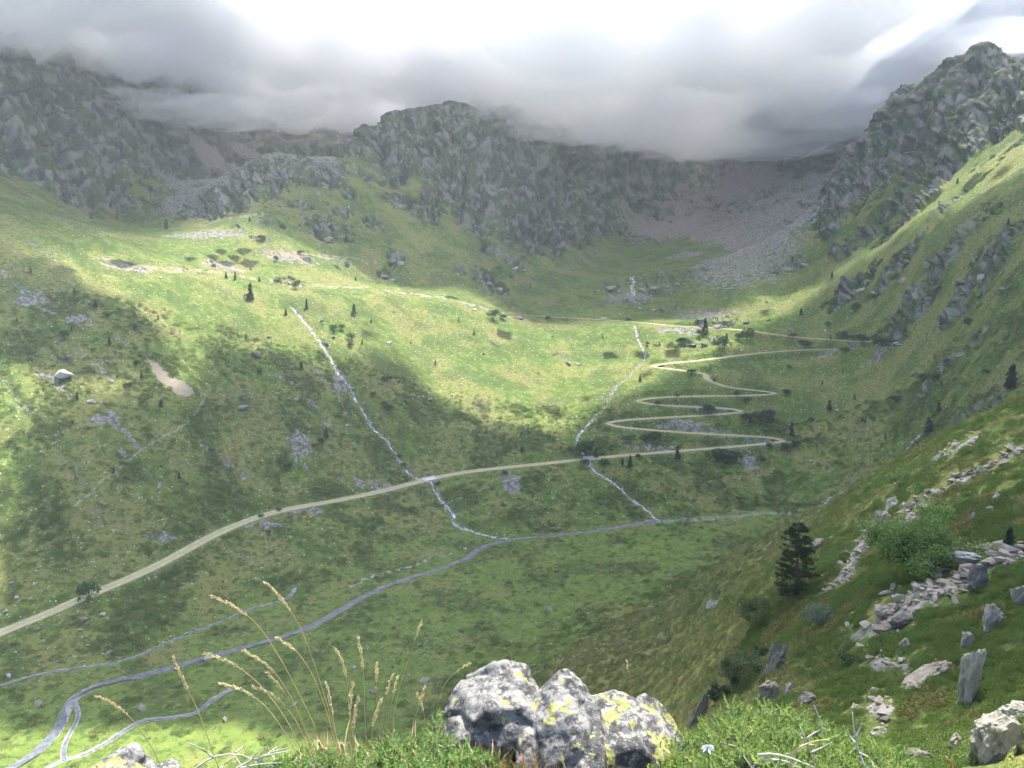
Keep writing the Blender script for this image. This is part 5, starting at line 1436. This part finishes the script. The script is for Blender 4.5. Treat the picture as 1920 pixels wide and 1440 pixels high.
M_DULL = mat_leaf('dull_shrub_leaves', (.055, .088, .030), (.092, .130, .045), (.14, .18, .065), .8, .3)
M_BLUEGREEN = mat_leaf('grey_green_leaves', (.085, .135, .085), (.125, .18, .115), (.17, .23, .15), .8, .3)
M_TWIG = mat_plain('dead_twigs', (.20, .18, .16), (.34, .32, .29), 9, .9, .01)
shrub(1735, 1080, 185, 125, 'wide light green willow bush beside the wide scree', 401, M_WILLOW, .14, 15000, lobes=26)
shrub(1690, 912, 46, 36, 'fresh green bush high on the spur above the willow', 402, M_WILLOW, .13, 2500)
shrub(1425, 1182, 84, 74, 'dark bushy thicket below the pine', 403, M_DULL, .09, 7000)
shrub(1545, 1168, 78, 44, 'low blue-green bush right of the dark thicket', 404, M_BLUEGREEN, .08, 3500)
shrub(1385, 1292, 104, 92, 'tangled green thicket with dead grey twigs behind the juniper', 405, M_DULL, .08, 7500, 1.0)
shrub(1345, 1322, 44, 46, 'dark leafy bush left of the tangled thicket', 406, M_BUSH, .08, 3000)
shrub(1432, 1226, 40, 34, 'bright green bush between the two thickets', 407, M_BUSH, .09, 2500)
shrub(1600, 1250, 60, 24, 'low green shrub on the heath below the scree', 408, M_BUSH, .08, 2200)
def small_conifer(px, py, hp, label, k=0, rmin=20):
    g = seat(px, py, rmin); r = math.hypot(g.x, g.y); h = hp / FPX * r
    t = thing('conifer', label, 'tree', g, k); L = CONIFER[k % 4]
    link('crown', conifer_crown(60 + k, 5, 1.4, 900), M_CONIFER, t); link('trunk', L[1], None, t); t.scale = (h / 5,) * 3
small_conifer(1890, 1030, 40, 'young conifer at the right edge above the wide scree', 0)
small_conifer(1894, 733, 40, 'dark conifer where the spur meets the right edge', 1, 100)
shrub(1866, 742, 22, 20, 'dark bush left of the dark conifer on the spur skyline', 421, M_BUSH, .16, 900, rmin=100)
shrub(1828, 752, 26, 18, 'dark bush on the spur skyline left of the others', 422, M_BUSH, .16, 900, rmin=100)

# ---------------------------------------------------------------- foreground: the ledge
def lichen_material():
    k = NT('lichen_covered_rock'); p = k.obj()
    s = k.n('ShaderNodeSeparateXYZ'); k.put(s.inputs[0], p)
    wp = k.vadd(p, k.vmul(k.noise(p, 9, 3, .6, True), (.05, .05, .05)))
    n = k.noise(wp, 11, 5, .65); f = k.noise(p, 46, 4, .7); big_ = k.noise(p, 3.2, 3, .5)
    base = k.mix(k.ramp(n, .35, .68), (.080, .081, .080), (.175, .172, .162))
    white = k.ramp(k.math('ADD', k.noise(wp, 30, 4, .72), k.math('MULTIPLY', k.math('SUBTRACT', k.normal_z(), .35), .16)), .54, .63)
    base = k.mix(k.math('MULTIPLY', white, .75), base, k.mix(f, (.19, .182, .162), (.30, .285, .255)))
    blk = k.ramp(k.math('ADD', k.noise(k.vadd(wp, (3, 1, 2)), 22, 5, .75), k.math('MULTIPLY', k.math('SUBTRACT', big_, .5), .35)), .50, .55)
    base = k.mix(k.math('MULTIPLY', blk, .8), base, (.035, .034, .034))
    # yellow-green map lichen, mostly on the right-hand lobe
    zone = k.ramp(s.outputs[0], .02, .2, -.015, .05)
    yl = k.ramp(k.math('ADD', k.noise(k.vadd(wp, (7, 5, 1)), 11, 4, .62), zone), .575, .605)
    yc = k.mix(f, (.20, .205, .06), (.30, .295, .12))
    yl = k.math('MULTIPLY', yl, k.ramp(k.noise(wp, 38, 3), .36, .48))
    base = k.mix(yl, base, yc)
    org = k.math('MULTIPLY', k.ramp(k.noise(k.vadd(wp, (1, 9, 4)), 8, 2), .755, .765), 1.0)
    base = k.mix(org, base, (.50, .16, .07))
    h = k.math('ADD', n, k.math('MULTIPLY', f, .6))
    return k.done(base, .93, k.bump(h, .012, .9), .1)
M_LICHEN = lichen_material()
def rock_from_hulls(name, hulls, voxel, amp, seed, mat, origin):
    bm = bmesh.new()
    for pts in hulls:
        b = hull_bm([Vector(p) - Vector(origin) for p in pts]); m = bpy.data.meshes.new('tmp'); b.to_mesh(m); b.free(); bm.from_mesh(m); bpy.data.meshes.remove(m)
    me = bpy.data.meshes.new('tmp'); bm.to_mesh(me); bm.free()
    o = bpy.data.objects.new('tmp', me); COL.objects.link(o)
    md = o.modifiers.new('r', 'REMESH'); md.mode = 'VOXEL'; md.voxel_size = voxel
    dg = bpy.context.evaluated_depsgraph_get(); ev = o.evaluated_get(dg); m2 = bpy.data.meshes.new_from_object(ev)
    bpy.data.objects.remove(o); bpy.data.meshes.remove(me)
    V = np.empty(len(m2.vertices) * 3, np.float32); m2.vertices.foreach_get('co', V); V = V.reshape(-1, 3).astype(float)
    # soften the joints between the lobes a little, then weather the surface
    E = np.empty(len(m2.edges) * 2, np.int32); m2.edges.foreach_get('vertices', E); E = E.reshape(-1, 2)
    deg = np.bincount(E.ravel(), minlength=len(V))[:, None]
    for _ in range(1):
        S = np.zeros_like(V); np.add.at(S, E[:, 0], V[E[:, 1]]); np.add.at(S, E[:, 1], V[E[:, 0]]); V = .5 * V + .5 * S / np.maximum(deg, 1)
    m2.vertices.foreach_set('co', V.astype(np.float32).ravel()); m2.update()
    N = np.empty(len(V) * 3, np.float32); m2.vertices.foreach_get('normal', N); N = N.reshape(-1, 3)
    d = amp * (1.0 * fbm3(V, 6, 3, seed) + .55 * (np.abs(fbm3(V, 15, 2, seed + 4)) * -1.6 + .3) + .22 * fbm3(V, 45, 2, seed + 9))
    w = np.abs(pn3(V[:, 0] * 5 + .3 * V[:, 2], V[:, 1] * 5, V[:, 2] * 2.2, seed + 20)); d -= amp * 1.1 * np.exp(-(w / .035) ** 2)     # cracks
    V = V + N * d[:, None]
    m2.vertices.foreach_set('co', V.astype(np.float32).ravel()); m2.name = name
    m2.polygons.foreach_set('use_smooth', np.full(len(m2.polygons), True)); m2.update()
    ob = link(name, m2, mat); ob.location = origin
    return ob
def H(*q): return [at(*p) for p in q]
_org = at(1055, 1400, 2.62)
lobes = [
    H((815, 1372, 2.62), (850, 1290, 2.70), (872, 1270, 2.80), (925, 1240, 2.72), (962, 1236, 2.80), (988, 1246, 2.74), (1015, 1300, 2.66), (830, 1440, 2.45), (1010, 1460, 2.42), (860, 1330, 3.05), (1000, 1300, 3.1), (900, 1262, 3.0), (905, 1330, 2.5), (980, 1330, 2.5)),
    H((985, 1318, 2.56), (1022, 1284, 2.60), (1052, 1253, 2.62), (1068, 1252, 2.66), (1096, 1284, 2.62), (1128, 1335, 2.55), (1140, 1470, 2.28), (960, 1480, 2.30), (985, 1390, 2.40), (1105, 1380, 2.40), (1040, 1330, 2.46), (1060, 1300, 3.0), (1120, 1330, 2.95), (1010, 1320, 2.95)),
    H((1112, 1300, 2.66), (1146, 1289, 2.70), (1180, 1302, 2.72), (1236, 1338, 2.70), (1292, 1392, 2.66), (1296, 1460, 2.50), (1100, 1470, 2.36), (1130, 1400, 2.44), (1200, 1400, 2.46), (1150, 1320, 3.05), (1280, 1400, 3.0)),
    H((1192, 1308, 2.80), (1208, 1299, 2.84), (1232, 1312, 2.86), (1262, 1345, 2.82), (1286, 1385, 2.80), (1200, 1360, 2.74), (1230, 1350, 3.0), (1290, 1430, 2.7))]
ob = rock_from_hulls('boulder', lobes, .0085, .015, 5, M_LICHEN, _org)
tag(ob, 'big three-peaked boulder crusted with yellow and black lichen in the foreground', 'boulder')
ob = rock_from_hulls('boulder', [H((150, 1450, 2.3), (195, 1420, 2.35), (240, 1396, 2.4), (258, 1390, 2.42), (285, 1412, 2.4), (300, 1430, 2.38), (312, 1480, 2.3), (200, 1500, 2.15), (260, 1440, 2.7)),
                                 H((285, 1440, 2.42), (318, 1420, 2.44), (338, 1432, 2.42), (350, 1470, 2.35), (300, 1490, 2.2), (320, 1440, 2.7))], .0085, .014, 9, M_LICHEN, at(250, 1440, 2.35))
tag(ob, 'jagged black and white rock at the bottom left edge', 'boulder')

M_STRAW = mat_leaf('straw', (.40, .31, .14), (.56, .46, .24), (.70, .62, .40), 9, .4)
M_BLADE = mat_leaf('green_grass_blades', (.085, .13, .03), (.15, .20, .05), (.30, .29, .11), 7, .4)
M_RUSTY = mat_leaf('rusty_grass_blades', (.17, .10, .04), (.27, .19, .07), (.38, .28, .12), 7, .4)
M_JUNIPER = mat_leaf('juniper_needles', (.085, .165, .034), (.165, .270, .060), (.40, .46, .13), 9, .35)
M_JUNIPER2 = mat_leaf('juniper_mat_needles', (.075, .165, .040), (.15, .270, .065), (.34, .44, .13), 9, .35)

# grass: blades rooted on the ledge, too many to count
def ledge_z(x, y): return float(final_z(x, y)[0])
def blades(name, spots, n, h, mat, label, seed, lean=(-.25, .1), w=.0035):
    q = random.Random(seed); L = Leaves()
    for _ in range(n):
        px, py, r, sp = q.choice(spots); c = at(px + q.gauss(0, sp), py, r + q.gauss(0, .12)); c.z = ledge_z(c.x, c.y) - .01
        hh = h * q.uniform(.45, 1.15); d = Vector((lean[0] + q.gauss(0, .35), lean[1] + q.gauss(0, .3), 1)).normalized(); s = perp(d, q); tn = q.random() ** 2
        bend = Vector((q.gauss(lean[0], .3), q.gauss(0, .3), -.15)) * hh * .5
        b = len(L.V); m1 = c + d * hh * .5 + bend * .18; m2 = c + d * hh * .8 + bend * .55; e = c + d * hh + bend
        L.V += [c - s * w, c + s * w, m1 + s * w * .9, m1 - s * w * .9, m2 + s * w * .55, m2 - s * w * .55, e]
        L.F += [(b, b + 1, b + 2, b + 3), (b + 3, b + 2, b + 4, b + 5), (b + 5, b + 4, b + 6)]; L.T += [tn * .4] * 4 + [tn] * 3
    return link(name, L.mesh(name), mat, kind='stuff', label=label)
GS = [(620, 1440, 2.15, 70), (700, 1440, 2.2, 60), (760, 1440, 2.25, 70), (850, 1440, 2.25, 40), (560, 1440, 2.2, 50), (930, 1440, 2.22, 40)]
blades('grass', GS + [(640, 1420, 2.5, 60)], 1500, .17, M_BLADE, 'green grass blades on the foreground ledge', 1)
blades('grass', GS[:4] + [(690, 1420, 2.4, 80), (640, 1420, 2.45, 50)], 900, .24, M_STRAW, 'straw-coloured grass on the foreground ledge', 2)
blades('grass', [(880, 1440, 2.28, 55), (940, 1440, 2.25, 45), (850, 1430, 2.4, 45), (980, 1450, 2.15, 30)], 1500, .17, M_RUSTY, 'rusty grass tuft at the foot of the lichen boulder', 3, (.05, 0))
blades('grass', [(1180, 1450, 2.2, 50), (1245, 1440, 2.3, 40), (1100, 1455, 2.15, 30)], 500, .10, M_RUSTY, 'short rusty grass below the right lobe of the boulder', 4, (0, 0))

# tall grass stalks with seed heads, each a thing: points from the tip of the head down to the root (photo columns and rows)
STALKS = [([(397, 1118), (440, 1137), (478, 1165), (508, 1205), (548, 1275), (590, 1360), (625, 1440)], 2.15, 3, 'arching straw stalk with the leftmost high seed head'),
 ([(500, 1094), (528, 1122), (548, 1150), (570, 1190), (598, 1270), (622, 1350), (645, 1440)], 2.2, 3, 'tallest straw grass stalk, its head above the stream'),
 ([(520, 1197), (548, 1214), (566, 1232), (590, 1272), (615, 1340), (640, 1440)], 2.1, 2, 'grass stalk with a forked head below the tallest stalk'),
 ([(385, 1226), (420, 1236), (450, 1252), (490, 1285), (540, 1350), (580, 1440)], 2.2, 3, 'bowed straw stalk pointing left over the river'),
 ([(457, 1220), (490, 1240), (512, 1256), (540, 1295), (575, 1370), (600, 1440)], 2.1, 3, 'bowed reddish stalk right of the left-pointing stalk'),
 ([(325, 1234), (340, 1268), (355, 1300), (370, 1328), (392, 1390), (410, 1440)], 2.3, 3, 'steep pale stalk left of the other tall stalks'),
 ([(182, 1305), (212, 1320), (240, 1340), (258, 1362), (285, 1400), (305, 1445)], 2.3, 3, 'lone straw stalk above the black and white rock'),
 ([(415, 1281), (448, 1291), (475, 1305), (505, 1330), (545, 1390), (570, 1440)], 2.15, 3, 'short bowed stalk below the left-pointing stalk'),
 ([(475, 1288), (500, 1297), (522, 1310), (560, 1355), (590, 1440)], 2.1, 3, 'short bowed stalk with a dense pale head'),
 ([(503, 1262), (522, 1285), (540, 1308), (565, 1350), (595, 1440)], 2.05, 2, 'thin reddish stalk among the bowed stalks'),
 ([(630, 1218), (644, 1245), (650, 1275), (655, 1330), (668, 1440)], 2.25, 3, 'upright brown-headed stalk in the middle of the tuft'),
 ([(672, 1198), (679, 1230), (682, 1270), (684, 1340), (688, 1440)], 2.2, 3, 'straight upright stalk right of the brown-headed stalk'),
 ([(790, 1165), (778, 1200), (765, 1240), (745, 1300), (722, 1440)], 2.2, 1, 'thin green stalk leaning right above the meadow'),
 ([(707, 1244), (706, 1275), (706, 1320), (712, 1440)], 2.3, 2, 'short upright stalk with a small brown head'),
 ([(736, 1265), (727, 1290), (718, 1330), (712, 1440)], 2.3, 2, 'short right-leaning stalk with a small pale head'),
 ([(611, 1280), (616, 1300), (622, 1330), (640, 1440)], 2.1, 3, 'dense brown seed head just left of the tuft centre'),
 ([(662, 1282), (657, 1310), (655, 1345), (660, 1440)], 2.05, 3, 'red-brown seed head above the green grass'),
 ([(672, 1308), (666, 1335), (662, 1370), (660, 1440)], 2.0, 3, 'yellow seed head low in the tuft'),
 ([(715, 1312), (706, 1335), (698, 1365), (690, 1440)], 2.05, 3, 'pale seed head leaning right low in the tuft'),
 ([(797, 1288), (788, 1315), (780, 1340), (765, 1440)], 2.25, 2, 'forked dry stalk left of the lichen boulder'),
 ([(783, 1302), (790, 1320), (797, 1345), (800, 1440)], 2.25, 2, 'dry stalk crossing the forked stalk'),
 ([(882, 1243), (862, 1255), (846, 1268), (832, 1284), (815, 1340), (805, 1440)], 2.35, 1, 'thin dry stalk leaning right behind the boulder'),
 ([(1175, 1240), (1180, 1262), (1184, 1282), (1188, 1330)], 2.85, 1, 'single dry stalk standing behind the right lobe'),
 ([(640, 1395), (644, 1405), (648, 1425), (652, 1450)], 1.95, 3, 'low straw seed head at the bottom edge'),
 ([(598, 1392), (606, 1408), (614, 1440)], 1.95, 3, 'low leaning seed head left at the bottom edge'),
 ([(745, 1270), (738, 1300), (728, 1340), (718, 1440)], 2.15, 1, 'bare thin stem right of the small pale head')]
def stalk(pts, r, dense, label, seed):
    q = random.Random(seed)
    P = chaikin([tuple(at(x, y, r + .02 * i)) for i, (x, y) in enumerate(pts)], 2)
    t = thing('grass_stalk', label, 'grass stalk', P[-1])
    inv = Vector(P[-1])
    n = len(P)
    link('stem', tubes('stem', [([Vector(p) - inv for p in P], [.0007 + .0009 * i / n for i in range(n)])], 4), M_STRAW, t)
    L = Leaves(); head = np.linalg.norm(np.diff(P, axis=0), axis=1).cumsum()
    span = min(head[-1] * .45, .13 if dense == 3 else (.09 if dense == 2 else .07))
    for i in range({1: 26, 2: 60, 3: 110}[dense]):
        s = span * q.random(); k = int(np.searchsorted(head, s)); k = min(k, n - 2)
        p = Vector(P[k]).lerp(Vector(P[k + 1]), q.random()) - inv
        d = (Vector(P[k]) - Vector(P[k + 1])).normalized()
        ax = (d + rand_dir(q) * .42).normalized(); f = math.sin(math.pi * min(1, .12 + .88 * s / span))
        L.quad(p + rand_dir(q) * .0022 * f, ax, perp(ax, q), q.uniform(.009, .016), .0028 + .0016 * f, q.random())
    link('seed_head', L.mesh('seed_head'), M_STRAW, t)
for i, (pts, r, dense, lab) in enumerate(STALKS): stalk(pts, r, dense, lab, 700 + i)

# juniper: sprays of needles on woody twigs
def juniper(label, outline, r0, r1, n, seed, mat, size=.05, floor_row=1450):
    """outline: (column, top row) of the shrub's skyline; filled down to the bottom of the frame and back"""
    q = random.Random(seed); L = Leaves(); tw = []
    xs = [p[0] for p in outline]; ys = [p[1] for p in outline]
    org = at(sum(xs) / len(xs), floor_row, (r0 + r1) / 2)
    t = thing('juniper', label, 'shrub', org)
    for i in range(n):
        px = q.uniform(xs[0], xs[-1]); top = float(np.interp(px, xs, ys)); dp = q.random()
        row = top + 10 + (floor_row + 25 - top) * q.random() ** .9
        ck = pn(np.array([px / 26.0]), np.array([row / 20.0]), seed)[0]
        if ck < -.06 and q.random() < .8: continue
        r = r1 - (r1 - r0) * min(1, (row - top) / 110) * .9 + q.gauss(0, .05)
        p = at(px, row, r) - org
        d = Vector((q.gauss(0, .45), q.gauss(-.25, .4), q.uniform(.35, 1.1))).normalized()
        ln = size * q.uniform(.6, 1.25); tone = min(1, max(0, q.random() ** 2.2 * .7 + ck * 1.1))
        if q.random() < .3: tw.append(([p - d * ln * 1.2, p, p + d * ln * .7], [.0028, .002, .0008]))
        for j in range(22):
            s = j / 22; a = q.uniform(0, 6.283)
            o1 = d.orthogonal().normalized(); o2 = d.cross(o1); side = o1 * math.cos(a) + o2 * math.sin(a)
            ax = (d * (.55 + .6 * s) + side * (1.05 - .5 * s)).normalized()
            L.blade(p + d * ln * s, ax, d.cross(side).normalized(), q.uniform(.009, .015), .0042, min(1, tone * (.5 + .7 * s)))
    link('needles', L.mesh('needles'), mat, t)
    link('twigs', tubes('twigs', tw, 3), M_TWIG, t, kind='stuff')
    return t
juniper('bright green juniper shrub at the bottom edge right of the boulder', [(1165, 1440), (1200, 1408), (1240, 1390), (1290, 1372), (1330, 1345), (1360, 1322), (1395, 1310), (1430, 1318), (1460, 1322), (1500, 1330), (1540, 1352), (1575, 1372), (1610, 1385), (1650, 1384), (1690, 1408), (1720, 1440)],
        2.15, 2.75, 4600, 41, M_JUNIPER)
juniper('low green juniper mat at the bottom edge left of the boulder', [(470, 1440), (540, 1412), (600, 1402), (680, 1396), (740, 1380), (790, 1368), (830, 1372), (880, 1392), (930, 1420), (960, 1445)], 1.95, 2.4, 2200, 42, M_JUNIPER2, .04)
juniper('small juniper sprig against the left side of the boulder', [(785, 1380), (800, 1335), (818, 1318), (834, 1330), (842, 1370)], 2.5, 2.7, 130, 43, M_JUNIPER2, .04, 1400)
juniper('yellow juniper sprig in the bottom right corner', [(1862, 1440), (1885, 1424), (1910, 1430), (1935, 1440)], 2.0, 2.1, 110, 44, mat_leaf('yellow_needles', (.22, .27, .06), (.36, .38, .09), (.55, .52, .16), 9, .35), .04)

# dead branches, flower, red shoot
def branch(label, arms, r, rad=.004, mat=None, name='dead_branch'):
    base = at(*arms[0][0], r)
    P0 = []
    for arm in arms:
        pts = chaikin([tuple(at(x, y, r + .015 * math.sin(i * 2.0))) for i, (x, y) in enumerate(arm)], 1)
        n = len(pts); P0.append(([Vector(p) - base for p in pts], [rad * (1 - .75 * i / n) for i in range(n)]))
    o = link(name, tubes(name, P0, 6), mat or M_DEADWOOD); o.location = base; tag(o, label, 'branch'); return o
M_DEADWOOD = mat_plain('grey_dead_wood', (.26, .24, .215), (.44, .42, .39), 30, .9, .002)
M_TANWOOD = mat_plain('tan_dead_wood', (.34, .24, .14), (.50, .38, .24), 30, .9, .002)
branch('forked dead twig rising from the right end of the juniper', [[(1622, 1440), (1610, 1410), (1602, 1375), (1598, 1335)], [(1604, 1385), (1612, 1366), (1616, 1357)], [(1606, 1395), (1592, 1380), (1588, 1368)], [(1612, 1412), (1630, 1420), (1640, 1440)]], 2.2, .0035)
branch('pale dead branch bent over the juniper', [[(1480, 1440), (1484, 1415), (1500, 1400), (1525, 1390), (1555, 1386)], [(1500, 1400), (1515, 1395), (1532, 1398)]], 2.1, .0035, M_TANWOOD)
branch('curved grey branch lying in the juniper', [[(1420, 1415), (1450, 1413), (1480, 1420), (1510, 1432), (1540, 1445)], [(1428, 1424), (1470, 1425), (1500, 1440)]], 2.08, .0035)
branch('tangle of grey twigs on top of the juniper', [[(1530, 1445), (1520, 1410), (1510, 1385), (1500, 1362)], [(1512, 1385), (1530, 1372), (1548, 1366)], [(1515, 1395), (1500, 1380), (1485, 1366)], [(1520, 1412), (1545, 1400), (1560, 1392)]], 2.2, .003)
branch('pale stem in front of the dark flat boulder', [[(1545, 1375), (1538, 1352), (1532, 1335), (1526, 1322)]], 2.35, .003)
branch('bare twig at the bottom edge between tuft and left rock', [[(360, 1445), (395, 1420), (440, 1412), (480, 1425), (520, 1440)], [(400, 1420), (380, 1405), (352, 1392)], [(440, 1412), (455, 1400)], [(480, 1425), (510, 1410), (540, 1402)]], 2.25, .0032)
branch('grey lichened twig bundle beside the green mat', [[(430, 1450), (460, 1430), (500, 1415), (545, 1408)], [(450, 1440), (490, 1432), (530, 1430)], [(470, 1428), (480, 1412), (500, 1400)], [(500, 1416), (520, 1400)], [(410, 1445), (430, 1425), (445, 1418)]], 2.2, .003)
branch('reddish shoot at the bottom edge right of the juniper', [[(1790, 1450), (1785, 1438), (1778, 1425), (1774, 1418)]], 2.05, .003, mat_plain('red_shoot', (.30, .06, .04), (.48, .12, .07), 20, .6, .001), 'red_shoot')
branch('thin green-yellow stem in front of the boulder', [[(1062, 1450), (1055, 1425), (1047, 1402), (1042, 1395)]], 2.05, .002, M_TANWOOD, 'dry_stem')
def flower(px, py, r):
    c = at(px, py, r); t = thing('flower', 'small white flower at the bottom edge in front of the juniper', 'flower', c)
    M = mat_plain('white_petal', (.72, .68, .74), (.85, .82, .86), 20, .5, 0)
    L = Leaves()
    for k in range(9):
        a = k * 6.283 / 9; ax = Vector((math.cos(a), -.45, .45 * math.sin(a) + .1)).normalized(); L.quad(Vector((0, 0, 0)), ax, ax.cross(Vector((0, -1, .3))).normalized(), .021, .008, .3, .002)
        link('petal', (lambda: (L.mesh('petal')))(), M, t); L = Leaves()
    bm = bmesh.new(); bmesh.ops.create_icosphere(bm, subdivisions=1, radius=.006); link('centre', bm_mesh('centre', bm, True), mat_plain('flower_centre', (.45, .38, .30), (.55, .5, .4), 30, .8, 0), t)
    link('stem', tubes('stem', [([Vector((0, 0, 0)), Vector((.01, .01, -.05)), Vector((.012, .02, -.16))], [.0018, .0018, .002])], 5), M_BLADE, t)
flower(1326, 1400, 2.05)

single_out()
